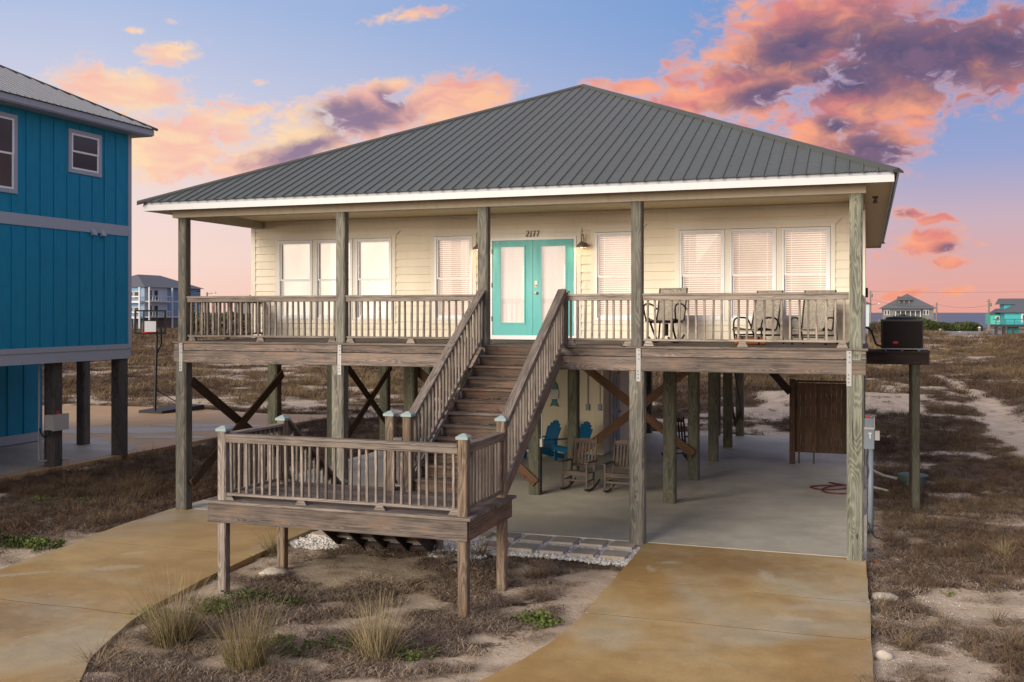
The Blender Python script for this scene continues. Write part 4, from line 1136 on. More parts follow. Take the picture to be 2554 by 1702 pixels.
for x in (-8.66, -6.83):
    q = post('newel_post', x, 15.95, -0.1, 0.98, 0.12, 'wood_rail', low); cap(x, 15.95, 0.98, 0.12, low)

# ------------------------------------------------------------------ room, door and shower under the house
room = MB(); room.box((-10.9, 27.6, -0.02), (-6.92, 27.72, 2.95)); room.box((-10.9, 27.721, -0.02), (-10.78, 33.2, 2.95)); room.box((-7.04, 27.721, -0.02), (-6.92, 33.2, 2.95)); room.box((-10.77, 33.1, -0.02), (-7.05, 33.2, 2.95))
room = room.build('storage_wall', 'room_cream', H)
panel('wall_trim', (-7.10, 27.575, 0.0), (-6.90, 27.598, 2.9), 'room_cream', room)
panel('panel_seam', (-8.92, 27.585, 0.0), (-8.88, 27.599, 2.9), 'room_cream', room)
sd = panel('storage_door', (-6.918, 28.5, 0.05), (-6.875, 29.45, 2.15), 'door_grey', room)
for z0, z1 in ((0.2, 1.0), (1.15, 1.7), (1.8, 2.05)):
    for y0 in (28.62, 29.02):
        panel('door_panel', (-6.874, y0, z0), (-6.862, y0 + 0.3, z1), 'door_grey', sd)
MB().lathe([(0, 0.06), (0.03, 0.05), (0.012, 0.02), (0.02, 0)], (-6.87, 29.36, 1.05), 10, 'X').build('knob', 'bolt_metal', sd)
panel('door_casing', (-6.917, 28.4, 0.0), (-6.87, 28.49, 2.25), 'white_paint', room); panel('door_casing', (-6.917, 29.46, 0.0), (-6.87, 29.55, 2.25), 'white_paint', room)
panel('door_casing', (-6.917, 28.4, 2.26), (-6.87, 29.55, 2.36), 'white_paint', room)
for x in (-7.34, -6.99):
    MB().tube([(x, 27.565, 1.4), (x, 27.565, 2.9)], 0.014, 6).build('conduit', 'galvanized', room)
    panel('outlet_box', (x - 0.05, 27.53, 1.22), (x + 0.05, 27.573, 1.40), 'box_grey', room)
shower = board('shower_stall', (-1.86, 27.62, 0.0), (-1.86, 27.62, 2.2), 0.14, 0.14, 'wood_cedar', H, up=(0, -1, 0))
for k in range(12):
    x = -1.72 + 0.127 * k
    board('plank', (x, 27.68, 0.30), (x, 27.68, 2.1), 0.124, 0.03, 'wood_cedar', shower, up=(0, -1, 0))
for k in range(12):
    y = 27.78 + 0.127 * k
    board('plank', (-1.80, y, 0.30), (-1.80, y, 2.1), 0.03, 0.124, 'wood_cedar', shower, up=(0, -1, 0))
board('top_rail', (-1.93, 27.62, 2.15), (-0.22, 27.62, 2.15), 0.09, 0.045, 'wood_cedar', shower)
board('frame_rail', (-1.80, 27.72, 0.42), (-0.25, 27.72, 0.42), 0.04, 0.09, 'wood_cedar', shower)
for x in (-1.70, -1.33):
    board('leg', (x, 27.74, 0.0), (x, 27.74, 0.42), 0.045, 0.045, 'wood_pile', shower, up=(0, -1, 0))
corr = MB(); nC = 60
v = []
for i in range(nC + 1):
    x = -1.95 + 1.75 * i / nC; z = 2.62 + 0.018 * math.sin(i * 1.6)
    v += [(x, 27.7, z - 0.05), (x, 29.4, z + 0.05)]
corr.add(v, [(2 * i, 2 * i + 2, 2 * i + 3, 2 * i + 1) for i in range(nC)]).build('shower_roof', 'roof_neighbour', shower)
board('towel_bar', (-0.42, 27.55, 1.75), (-0.42, 27.55, 0.75), 0.05, 0.05, 'pvc', shower, up=(0, -1, 0))
# ------------------------------------------------------------------ platform for the condenser, on the right side
plat = board('equipment_platform', (-0.03, 22.35, 2.99), (1.13, 22.35, 2.99), 0.05, 0.235, 'wood_dark', H)
board('platform_beam', (-0.03, 23.3, 2.99), (1.13, 23.3, 2.99), 0.05, 0.235, 'wood_dark', plat)
for k in range(7):
    y = 22.33 + 0.145 * k
    board('deck_board', (-0.02, y + 0.05, 3.128), (1.19, y + 0.05, 3.128), 0.138, 0.036, 'wood_dark', plat)
board('end_board', (1.155, 22.33, 2.99), (1.155, 23.32, 2.99), 0.04, 0.235, 'wood_dark', plat)
for y in (22.43, 23.24):
    post('platform_post', 0.92, y, -0.25, 2.88, 0.15, 'wood_pile', plat)
    post('platform_post', 0.84, y + 0.02, -0.25, 2.88, 0.04, 'wood_dark', plat, 0.14)
# soffit flood lamp fixture on the right eave
MB().lathe([(0.0, 0.0), (0.05, 0.0), (0.05, -0.03), (0.02, -0.05), (0.045, -0.12), (0.0, -0.12)], (0.12, 19.2, 5.976), 10).build('soffit_fixture', 'lamp_metal', H)

# ================================================================== things on and around the house
# ---- gooseneck wall lamps, lit
def wall_lamp(x, label):
    t = thing('wall_lamp', (x, WY - 0.02, 5.30), label, 'lamp', 'gooseneck lamps beside the front door')
    MB().lathe([(0.0, 0.02), (0.06, 0.02), (0.065, 0.0)], (x, WY - 0.02, 5.285), 16, 'Y').build('backplate', 'lamp_metal', t, smooth=True)
    pts = [(x, WY - 0.03, 5.30)]
    for k in range(11):
        a = math.pi * k / 10
        pts.append((x, WY - 0.05 - 0.09 * (1 - math.cos(a)) , 5.34 + 0.17 * math.sin(a)))
    MB().tube(pts, 0.010, 8).build('arm', 'lamp_metal', t, smooth=True)
    yc = WY - 0.23
    MB().lathe([(0.018, 0.10), (0.03, 0.08), (0.05, 0.06), (0.095, 0.02), (0.115, -0.03), (0.112, -0.03), (0.09, 0.016), (0.045, 0.05), (0.0, 0.05)], (x, yc, 5.26), 20).build('shade', 'lamp_metal', t, smooth=True)
    MB().lathe([(0.0, 0.045), (0.02, 0.04), (0.032, 0.01), (0.03, -0.015), (0.0, -0.03)], (x, yc, 5.255), 10).build('bulb', 'bulb_lit', t, smooth=True)
    ld = bpy.data.lights.new('lamp_glow', 'POINT'); ld.energy = 7.0; ld.color = (1.0, 0.72, 0.42); ld.shadow_soft_size = 0.03
    lo = bpy.data.objects.new('lamp_glow', ld); place(lo, t, Matrix.Translation((x, yc, 5.215)))
wall_lamp(-5.42, 'bronze gooseneck lamp on the wall right of the teal front door')
wall_lamp(-7.64, 'bronze gooseneck lamp left of the teal front door, half hidden behind a porch post')

# ---- sling chairs on the porch
def tube_path(pts, r=0.014, n=8):
    return MB().tube(pts, r, n)
def smooth_pts(pts, k=5):
    P = [Vector(p) for p in pts]; out = []
    for i in range(len(P) - 1):
        a, b, c, d = P[max(i - 1, 0)], P[i], P[i + 1], P[min(i + 2, len(P) - 1)]
        for j in range(k):
            t = j / k
            out.append(0.5 * ((2 * b) + (c - a) * t + (2 * a - 5 * b + 4 * c - d) * t * t + (3 * b - a - 3 * c + d) * t ** 3))
    out.append(P[-1]); return out
def sling_chair(loc, rz, label, swivel=False):
    t = thing('sling_chair', loc, label, 'chair', 'sling chairs on the porch', rz)
    M = WM[t.name] @ Matrix.Diagonal((1, 1, 1.10 if swivel else 1.03, 1))
    w = 0.27
    prof = [(-0.30, 0.37), (-0.22, 0.405), (-0.05, 0.39), (0.14, 0.375), (0.21, 0.45), (0.27, 0.66), (0.34, 0.94)]
    if not swivel:
        prof = [(-0.34, 0.25), (-0.27, 0.285), (-0.05, 0.262), (0.14, 0.245), (0.20, 0.30), (0.27, 0.55), (0.38, 0.94)]
    sp = smooth_pts([(0, y, z) for y, z in prof], 5)
    v = []
    for q in sp:
        for k in range(7):
            x = -w + 2 * w * k / 6
            v.append((x, q.y + 0.012 * math.cos(x / w * 1.4), q.z - 0.018 * math.cos(x / w * 1.5)))
    f = [(i * 7 + k, i * 7 + k + 1, (i + 1) * 7 + k + 1, (i + 1) * 7 + k) for i in range(len(sp) - 1) for k in range(6)]
    MB().add(v, f).build('sling', 'sling_fabric', t, M, smooth=True)
    for s in (-1, 1):
        MB().tube([(s * (w + 0.012), q.y, q.z) for q in sp], 0.015, 8).build('side_frame', 'black_metal', t, M, smooth=True)
        arm = smooth_pts([(s * (w + 0.035), -0.24, 0.40), (s * (w + 0.05), -0.30, 0.60), (s * (w + 0.055), -0.18, 0.665), (s * (w + 0.05), 0.05, 0.655), (s * (w + 0.035), 0.25, 0.58)], 5)
        if not swivel:
            arm = smooth_pts([(s * (w + 0.03), -0.25, 0.0), (s * (w + 0.04), -0.28, 0.33), (s * (w + 0.05), -0.22, 0.44), (s * (w + 0.055), -0.05, 0.465), (s * (w + 0.055), 0.14, 0.43), (s * (w + 0.05), 0.28, 0.22), (s * (w + 0.04), 0.36, 0.0)], 5)
        MB().tube(arm, 0.016, 8).build('arm', 'black_metal', t, M, smooth=True)
        if not swivel:
            MB().bar((s * (w + 0.035), -0.26, 0.16), (s * (w + 0.045), 0.30, 0.16), 0.02, 0.03).build('side_rail', 'black_metal', t, M)
    zf_ = 0.375 if swivel else 0.25
    MB().tube([(-w, -0.30, zf_), (w, -0.30, zf_)], 0.014, 8).build('front_bar', 'black_metal', t, M)
    yt_ = 0.335 if swivel else 0.378
    MB().tube([(-w, yt_, 0.935), (w, yt_, 0.935)], 0.012, 8).build('top_bar', 'sling_fabric', t, M)
    if swivel:
        MB().tube([(0, 0, 0.33), (0, 0, 0.12)], 0.045, 12).build('spindle', 'black_metal', t, M)
        MB().bar((-w, 0.0, 0.35), (w, 0.0, 0.35), 0.30, 0.03).build('seat_frame', 'black_metal', t, M)
        for s in (-1, 1):
            MB().tube(smooth_pts([(s * 0.24, -0.24, 0.42), (s * 0.21, -0.12, 0.2), (s * 0.20, 0.02, 0.05)], 4), 0.02, 8).build('leg', 'black_metal', t, M)
            MB().tube(smooth_pts([(s * 0.20, -0.34, 0.10), (s * 0.20, -0.18, 0.03), (s * 0.20, 0.05, 0.018), (s * 0.20, 0.24, 0.05), (s * 0.20, 0.38, 0.13)], 5), 0.018, 8).build('rocker', 'black_metal', t, M)
            MB().tube([(s * 0.20, 0.16, 0.35), (s * 0.20, 0.10, 0.03)], 0.018, 8).build('leg', 'black_metal', t, M)
    else:
        MB().bar((-w, 0.05, 0.16), (w, 0.05, 0.16), 0.03, 0.03).build('cross_bar', 'black_metal', t, M)
        MB().bar((-w, -0.26, 0.13), (w, -0.26, 0.13), 0.02, 0.03).build('cross_bar', 'black_metal', t, M)
    return t
sling_chair((-3.60, 19.25, DZ), R(-14), 'taupe sling rocking chair with curved black rockers on the porch, next to a porch post', True)
sling_chair((-1.90, 19.05, DZ), R(-32), 'taupe sling armchair with black arms in front of the middle porch window')
sling_chair((-0.92, 19.05, DZ), R(-16), 'taupe sling armchair with black arms at the far right end of the porch')
t = thing('rolled_mat', (-1.95, 18.35, DZ), 'orange brown rolled mat lying on the porch under a sling chair', 'mat', rz=R(12))
M = WM[t.name]
prof = [(0.0, -0.27), (0.06, -0.27)] + [(0.066 + 0.006 * (i % 2), -0.26 + 0.52 * i / 18) for i in range(19)] + [(0.06, 0.27), (0.0, 0.27)]
MB().lathe(prof, (0, 0, 0.072), 16, 'X').build('roll', 'mat_orange', t, M, smooth=True)
for x in (-0.14, 0.14):
    MB().lathe([(0.076, -0.015), (0.078, 0.0), (0.076, 0.015)], (x, 0, 0.072), 16, 'X').build('strap', 'dark_rubber', t, M)

# ---- adirondack chairs
def adirondack(loc, rz, label):
    t = thing('adirondack_chair', loc, label, 'chair', 'blue adirondack chairs under the house', rz)
    M = WM[t.name]; B = 'adirondack_blue'
    for s in (-1, 1):
        MB().bar((s * 0.29, -0.40, 0.0), (s * 0.29, -0.40, 0.53), 0.03, 0.10, up=(0, 1, 0)).build('front_leg', B, t, M)
        MB().bar((s * 0.255, -0.42, 0.36), (s * 0.255, 0.50, 0.03), 0.03, 0.12).build('rear_leg', B, t, M)
        MB().bar((s * 0.34, -0.50, 0.555), (s * 0.32, 0.32, 0.545), 0.13, 0.025).build('arm', B, t, M)
    MB().bar((-0.28, -0.44, 0.33), (0.28, -0.44, 0.33), 0.025, 0.12).build('front_apron', B, t, M)
    for k in range(6):
        y = -0.40 + 0.095 * k
        MB().bar((-0.28, y, 0.405 - 0.034 * k), (0.28, y, 0.405 - 0.034 * k), 0.085, 0.022, up=(0, 0.33, 1)).build('seat_slat', B, t, M)
    hs = [0.70, 0.80, 0.86, 0.88, 0.86, 0.80, 0.70]
    for k in range(7):
        x = (k - 3) * 0.083
        MB().bar((x * 0.92, 0.12, 0.18), (x * 1.08, 0.12 + hs[k] * 0.36, 0.18 + hs[k] * 0.95), 0.078, 0.02, up=(0, -1, 0.36)).build('back_slat', B, t, M)
    MB().bar((-0.30, 0.30, 0.53), (0.30, 0.30, 0.53), 0.06, 0.03).build('back_rail', B, t, M)
    return t
adirondack((-8.25, 26.35, 0), R(-38), 'deep blue adirondack chair against the cream wall, below the wooden fish')
adirondack((-7.35, 26.25, 0), R(-36), 'deep blue adirondack chair behind the brown rocking chair, half hidden by a piling')

# ---- rocking chairs
def rocking(loc, rz, label, mat='wood_rocker'):
    t = thing('rocking_chair', loc, label, 'chair', 'wooden rocking chairs under the house', rz)
    M = WM[t.name]
    def bar(name, a, b, w, h, up=(0, 0, 1)):
        m, L = frame(a, b, up); v, f = cham(L, w, h)
        o = bpy.data.objects.new(name, mesh_data(name, v, f, [mat])); place(o, t, M @ m)
    for s in (-1, 1):
        x = s * 0.29
        rk = smooth_pts([(x, -0.40, 0.085), (x, -0.25, 0.035), (x, 0.0, 0.018), (x, 0.28, 0.05), (x, 0.55, 0.15)], 4)
        mm = MB()
        for a, b in zip(rk[:-1], rk[1:]): mm.bar(a, b, 0.035, 0.04)
        mm.build('rocker', mat, t, M)
        bar('front_leg', (x, -0.24, 0.04), (x, -0.26, 0.62), 0.042, 0.042, (0, 1, 0))
        bar('rear_post', (x * 0.93, 0.17, 0.04), (x * 0.93, 0.42, 1.12), 0.042, 0.042, (0, 1, 0))
        bar('arm', (x * 1.05, -0.33, 0.635), (x * 1.0, 0.32, 0.615), 0.10, 0.024)
        bar('side_stretcher', (x, -0.24, 0.22), (x, 0.2, 0.22), 0.028, 0.03)
    bar('front_stretcher', (-0.28, -0.25, 0.24), (0.28, -0.25, 0.24), 0.03, 0.035)
    bar('front_rail', (-0.28, -0.255, 0.385), (0.28, -0.255, 0.385), 0.03, 0.07)
    for k in range(6):
        y = -0.25 + 0.08 * k; z = 0.43 - 0.02 * math.sin(k * 0.6) - 0.01 * k
        bar('seat_slat', (-0.28, y, z), (0.28, y, z), 0.07, 0.02)
    bar('lower_back_rail', (-0.26, 0.275, 0.50), (0.26, 0.275, 0.50), 0.03, 0.06, (0, -0.25, 1))
    top = MB(); v = []
    for e in (-0.012, 0.012):
        for i in range(9):
            x = -0.25 + 0.5 * i / 8; v += [(x, 0.385 + e, 0.985), (x, 0.40 + e, 1.065 + 0.035 * math.sin(math.pi * i / 8))]
    f = []
    for i in range(8):
        a = 2 * i; b = a + 18
        f += [(a, a + 2, a + 3, a + 1), (b + 1, b + 3, b + 2, b), (a + 1, a + 3, b + 3, b + 1), (a, b, b + 2, a + 2)]
    top.add(v, f).build('crest_rail', mat, t, M)
    for k in range(6):
        x = -0.195 + 0.078 * k
        bar('back_slat', (x, 0.285, 0.52), (x, 0.392, 1.0), 0.045, 0.014, (0, -1, 0.2))
    return t
rocking((-6.08, 22.05, 0), R(-6), 'weathered brown rocking chair left of the front middle piling')
rocking((-5.10, 22.0, 0), R(-4), 'weathered brown rocking chair partly hidden behind the front middle piling')
rocking((-4.72, 27.1, 0), R(30), 'dark rocking chair deep under the house behind the inner pilings', 'wood_dark')

# ---- wooden fish on the cream wall
t = thing('fish_ornament', (-8.31, 27.55, 1.30), 'teal and white striped wooden fish hanging head up on the cream wall', 'ornament')
def flat(poly, y0, y1, name, mat):
    n = len(poly); v = [(x, y0, z) for x, z in poly] + [(x, y1, z) for x, z in poly]
    MB().add(v, [tuple(range(n)), tuple(range(n, 2 * n))[::-1]] + [((i + 1) % n, i, n + i, n + (i + 1) % n) for i in range(n)]).build(name, mat, t)
fx = -8.31
flat([(fx - 0.11, 1.77), (fx + 0.11, 1.77), (fx + 0.10, 1.86), (fx + 0.06, 1.95), (fx, 2.0), (fx - 0.06, 1.95), (fx - 0.10, 1.86)], 27.55, 27.58, 'head', 'fish_teal')
for k, z in enumerate((1.68, 1.60, 1.515)):
    w = 0.13 - 0.006 * k
    flat([(fx - w, z), (fx + w, z - 0.005), (fx + w + 0.012, z + 0.035), (fx + w - 0.005, z + 0.07), (fx - w + 0.01, z + 0.068)], 27.545, 27.575, 'stripe', 'fish_white')
flat([(fx - 0.07, 1.50), (fx + 0.07, 1.50), (fx + 0.07, 1.42), (fx + 0.13, 1.30), (fx, 1.33), (fx - 0.13, 1.30), (fx - 0.07, 1.42)], 27.55, 27.58, 'tail', 'fish_teal')
MB().tube([(fx, 27.57, 1.98), (fx + 0.01, 27.57, 2.07)], 0.02, 6).build('hanger', 'wood_dark', t)

# ---- pendant lamp by the shower
t = thing('pendant_lamp', (-2.15, 27.2, 2.60), 'small white cone lamp hanging by the outdoor shower', 'lamp')
MB().lathe([(0.02, 0.14), (0.03, 0.12), (0.14, 0.0), (0.135, 0.0), (0.02, 0.11)], (-2.15, 27.2, 2.60), 16).build('shade', 'white_paint', t, smooth=True)
MB().tube([(-2.15, 27.2, 2.73), (-2.15, 27.2, 3.1)], 0.008, 6).build('cord', 'dark_rubber', t)

# ---- hose, cable, pipes
def coil(pts, r, k=8): return MB().tube(smooth_pts(pts, k), r, 6)
o = coil([(-0.25, 24.6, 0.015), (-0.5, 24.5, 0.015), (-0.85, 24.75, 0.015), (-0.6, 24.4, 0.018), (-0.95, 24.25, 0.016), (-1.22, 24.0, 0.015), (-1.0, 23.72, 0.015), (-0.6, 23.85, 0.018), (-0.35, 24.15, 0.04), (-0.62, 24.2, 0.045), (-0.95, 23.75, 0.03), (-0.85, 23.35, 0.015), (-0.5, 23.3, 0.015), (-0.33, 23.6, 0.018), (-0.45, 24.0, 0.03)], 0.016).build('garden_hose', 'red_hose', smooth=True)
tag(o, 'dark red garden hose coiled on the concrete floor near the corner piling', 'hose')
def gzf(x, y): return float(gz(np.array([x]), np.array([y]))[0])
pts = [(0.0, 19.8, 0.1)] + [(x, y, gzf(x, y) + 0.03) for x, y in ((0.1, 19.5), (0.25, 19.27), (0.55, 18.95), (0.9, 18.6), (1.25, 18.3), (1.6, 18.1))]
tag(coil(pts, 0.011).build('cable', 'dark_rubber', smooth=True), 'thin dark cable trailing across the dry ground right of the corner piling', 'cable')
t = thing('control_post', (0.03, 19.9, -0.12), 'grey control box marked with a white T on a thick conduit beside the corner piling', 'control box')
MB().tube([(0.045, 19.9, -0.2), (0.045, 19.9, 1.45)], 0.05, 14).build('conduit', 'box_grey', t, smooth=True)
panel('box', (-0.07, 19.83, 1.44), (0.105, 19.97, 1.81), 'box_grey', t)
panel('box_lid', (-0.075, 19.815, 1.80), (0.115, 19.98, 1.835), 'pvc', t)
panel('upper_box', (-0.06, 19.84, 1.836), (0.095, 19.96, 2.0), 'box_grey', t)
panel('bracket', (0.096, 19.85, 1.836), (0.115, 19.95, 2.02), 'pvc', t)
panel('side_box', (0.106, 19.86, 1.60), (0.20, 19.95, 1.77), 'pvc', t)
MB().lathe([(0.0, 0.06), (0.025, 0.05), (0.03, 0.0)], (0.0, 19.88, 2.0), 10).build('alarm_light', 'red_label', t)
m = MB(); m.box((0.005, 19.826, 1.715), (0.065, 19.829, 1.74)); m.box((0.025, 19.826, 1.63), (0.047, 19.829, 1.714))
m.build('letter_t', 'white_paint', t)
MB().tube(smooth_pts([(0.0, 19.84, 1.42), (-0.03, 19.83, 1.2), (0.0, 19.82, 1.05), (-0.02, 19.84, 0.9)], 4), 0.008, 6).build('wire', 'dark_rubber', t)
t = thing('tank_lid', (0.98, 25.75, -0.12), 'round green plastic tank lid on the ground behind the platform post', 'lid')
z = gzf(0.98, 25.75)
MB().lathe([(0.0, 0.27), (0.30, 0.265), (0.345, 0.25), (0.35, 0.225), (0.30, 0.22)], (0.98, 25.75, z), 28).build('lid', 'lid_green', t, smooth=True)
MB().lathe([(0.29, 0.22), (0.29, -0.1)], (0.98, 25.75, z), 28).build('riser', 'lid_green', t, smooth=True)
z = gzf(0.3, 26.0)
tag(MB().tube([(0.05, 26.1, z + 0.28), (0.35, 26.0, z + 0.16), (0.66, 25.85, z + 0.12)], 0.032, 8).build('white_pipe', 'pvc'), 'white plastic pipe running from the house to the green tank lid', 'pipe')
tag(MB().tube([(-0.02, 24.3, 0.06), (0.42, 24.1, 0.0)], 0.025, 8).build('drain_pipe', 'pvc'), 'short white drain pipe sticking out of the slab edge', 'pipe')

# ---- condenser unit
t = thing('air_conditioner', (0.66, 22.78, 3.15), 'dark louvred air conditioning condenser with red badge on a wooden platform', 'air conditioner')
x0, x1, y0, y1, z0, z1 = 0.26, 1.06, 22.42, 23.2, 3.21, 3.75
panel('body', (x0 + 0.02, y0 + 0.02, z0), (x1 - 0.02, y1 - 0.02, z1), 'dark_rubber', t)
for k in range(23):
    z = z0 + 0.02 + 0.0232 * k
    MB().bar((x0 + 0.02, y0 + 0.008, z), (x1 - 0.02, y0 + 0.008, z), 0.006, 0.012, up=(0, -0.6, 1)).build('louvre', 'ac_metal', t)
for x in (x0, x1 - 0.025):
    for y in (y0, y1 - 0.025):
        panel('corner_post', (x, y, z0 - 0.01), (x + 0.025, y + 0.025, z1), 'ac_metal', t)
panel('top_cover', (x0 - 0.012, y0 - 0.012, z1 + 0.001), (x1 + 0.012, y1 + 0.012, z1 + 0.035), 'roof_cap_metal', t)
MB().lathe([(0.33, 0.0), (0.30, 0.05), (0.05, 0.075), (0.0, 0.075)], (0.66, 22.81, z1 + 0.035), 24).build('fan_guard', 'black_metal', t)
panel('base_pan', (x0 - 0.005, y0 - 0.005, z0 - 0.03), (x1 + 0.005, y1 + 0.005, z0 - 0.012), 'galvanized', t)
MB().lathe([(0.0, 0.004), (0.028, 0.003), (0.03, 0.0)], (0, 0, 0), 12, 'Y').build('badge_mount', 'red_label', t, Matrix.Translation((0.53, y0 - 0.002, 3.315)))
MB().lathe([(0.0, 0.006), (0.05, 0.005), (0.055, 0.0)], (0, 0, 0), 16, 'Y').build('badge', 'red_label', t, Matrix.Translation((0.53, y0 - 0.002, 3.315)) @ Matrix.Diagonal((1.1, 1, 0.55, 1)))
for x in (x0 + 0.08, 0.66, x1 - 0.08):
    MB().lathe([(0.03, 0.0), (0.025, -0.045), (0.0, -0.045)], (x, y0 + 0.05, z0 - 0.03), 10).build('foot', 'pvc', t)
MB().tube(smooth_pts([(-0.04, 22.6, 3.62), (0.04, 22.55, 3.58), (0.10, 22.5, 3.45), (0.16, 22.45, 3.28), (0.27, 22.46, 3.24)], 5), 0.022, 8).build('refrigerant_line', 'dark_rubber', t, smooth=True)

# ---- stepping stones and loose stones
z = -0.055
px = [-3.93, -4.455, -4.98, -5.505, -6.03, -6.55]
for k, (ys, dx) in enumerate(((17.10, 0.0), (16.42, 0.03))):
    for j, x in enumerate(px[:6 - k]):
        a = random.uniform(-0.035, 0.035); s = 0.205
        mw = Matrix.Translation((x + dx + random.uniform(-.012, .012), ys + random.uniform(-.015, .015), -0.042 + random.uniform(-.006, .006))) @ Matrix.Rotation(a, 4, 'Z') @ Matrix.Rotation(random.uniform(-.012, .012), 4, 'X')
        m = MB(); v = []
        for q, zz in ((s, -0.04), (s, 0.028), (s - 0.01, 0.038)):
            v += [(-q, -q, zz), (q, -q, zz), (q, q, zz), (-q, q, zz)]
        m.add(v, [(3, 2, 1, 0), (8, 9, 10, 11)] + [(r * 4 + i, r * 4 + (i + 1) % 4, r * 4 + 4 + (i + 1) % 4, r * 4 + 4 + i) for r in range(2) for i in range(4)])
        o = m.build('stepping_stone', 'paver_concrete', None, mw)
        word = ['first', 'second', 'third', 'fourth', 'fifth', 'sixth'][j]
        tag(o, 'square concrete stepping stone, %s from the driveway in the row %s' % (word, 'along the slab' if k == 0 else 'away from the slab'), 'stepping stone', 'stepping stones in the white gravel')
def rock(x, y, r, sq, label, mat='rock', z=None):
    v = []; f = []; n, k = 12, 7
    for i in range(k):
        ph = math.pi * i / (k - 1)
        for j in range(n):
            th = 6.283 * j / n
            q = r * (0.8 + 0.4 * float(vnoise(3 * math.cos(th) * math.sin(ph) + x * 3, 3 * math.sin(th) * math.sin(ph) + 2 * math.cos(ph) + y, 9)))
            v.append((q * math.sin(ph) * math.cos(th) * 1.2, q * math.sin(ph) * math.sin(th) * 0.9, q * math.cos(ph) * sq))
    for i in range(k - 1):
        for j in range(n):
            f.append((i * n + j, i * n + (j + 1) % n, (i + 1) * n + (j + 1) % n, (i + 1) * n + j)[::-1])
    zz = gzf(x, y) if z is None else z
    o = MB().add(v, f).build('rock', mat, None, Matrix.Translation((x, y, zz + r * sq * 0.45)), smooth=True)
    return tag(o, label, 'rock')
rock(-8.62, 13.72, 0.20, 0.35, 'pale flat rock at the foot of the back left landing leg')
rock(0.22, 15.35, 0.17, 0.45, 'pale rock beside the right driveway near its top')
rock(0.17, 12.75, 0.09, 0.8, 'small pale rock by the right driveway edge, lower down')
rock(0.12, 17.52, 0.06, 0.7, 'small reddish stone at the foot of the corner piling', 'mat_orange')
o = MB().lathe([(0.0, 0.03), (0.2, 0.03), (0.22, 0.02), (0.22, -0.02)], (-9.25, 16.35, -0.06), 18).build('stepping_stone', 'paver_concrete'); tag(o, 'round concrete stepping stone in the gravel by the left driveway', 'stepping stone', 'stepping stones in the white gravel')

# ================================================================== blue neighbour
nb_h = thing('neighbour_house', (-19.5, 16.5, 0), 'bright blue board and batten beach house with grey trim, cut off by the left edge', 'house')
NX = -19.40
NY0, NY1 = 6.0, 23.5
nw_ = panel('house_wall', (NX - 9.5, NY0, 3.05), (NX, NY1, 8.86), 'blue_siding', nb_h)
panel('corner_board', (NX - 0.10, NY1 - 0.10, 3.05), (NX + 0.03, NY1 + 0.03, 8.86), 'grey_trim', nw_)
panel('belt_trim', (NX, NY0, 6.045), (NX + 0.028, NY1 - 0.102, 6.325), 'grey_trim', nw_)
panel('skirt_trim', (NX, NY0, 2.93), (NX + 0.032, NY1 + 0.03, 3.06), 'grey_trim', nw_)
panel('skirt_trim', (NX - 9.5, NY0, 2.66), (NX + 0.012, NY1 + 0.01, 2.928), 'grey_trim', nw_)
y = NY1 - 0.45 - 0.10
holes = [(21.12, 22.38, 7.5, 8.68), (17.9, 19.5, 6.76, 8.7)]
while y > 15.0:
    for z0, z1 in ((3.062, 6.044), (6.326, 8.82)):
        cut = [(a, b) for ya, yb, a, b in holes if ya - 0.03 < y < yb + 0.03 and z0 < a < z1]
        segs = [(z0, z1)] if not cut else [(z0, cut[0][0]), (cut[0][1], z1)]
        for a, b in segs:
            panel('batten', (NX, y - 0.028, a + 0.002), (NX + 0.02, y + 0.028, b - 0.002), 'blue_siding', nw_)
    y -= 0.452
def side_window(y0, y1, z0, z1, par):
    """window in a wall that faces +X"""
    m = MB(); x0, x1 = NX, NX + 0.035; w = 0.10
    m.box((x0, y0, z0), (x1, y0 + w, z1)); m.box((x0, y1 - w, z0), (x1, y1, z1)); m.box((x0, y0 + w, z0), (x1, y1 - w, z0 + w)); m.box((x0, y0 + w, z1 - w), (x1, y1 - w, z1))
    fr = m.build('window', 'grey_trim', par)
    a, b, c, d = y0 + w, y1 - w, z0 + w, z1 - w; zm = (c + d) / 2
    m = MB(); s = 0.055
    for lo, hi, off in ((zm - 0.02, d, 0.020), (c, zm + 0.02, 0.008)):
        m.box((x0, a, lo), (x0 + off + 0.012, a + s, hi)); m.box((x0, b - s, lo), (x0 + off + 0.012, b, hi)); m.box((x0, a + s, lo), (x0 + off + 0.012, b - s, lo + s * .8)); m.box((x0, a + s, hi - s * .8), (x0 + off + 0.012, b - s, hi))
    m.build('sash', 'vinyl', fr)
    panel('pane', (x0 + 0.001, a + s, zm), (x0 + 0.014, b - s, d - s * .8), 'dark_glass', fr)
    panel('pane', (x0 + 0.001, a + s, c + s * .8), (x0 + 0.006, b - s, zm - 0.02), 'dark_glass', fr)
side_window(21.15, 22.35, 7.54, 8.66, nw_)
side_window(17.95, 19.47, 6.79, 8.68, nw_)
for y in (22.02, 22.36):
    v = [(NX + 0.03, y - 0.08, 5.96), (NX + 0.03, y + 0.08, 5.96), (NX + 0.03, y + 0.08, 6.14), (NX + 0.03, y - 0.08, 6.14), (NX + 0.13, y - 0.07, 5.98), (NX + 0.13, y + 0.07, 5.98)]
    MB().add(v, [(0, 1, 2, 3), (0, 4, 5, 1), (2, 5, 4, 3), (0, 3, 4), (1, 5, 2)]).build('dryer_vent', 'grey_trim', nw_)
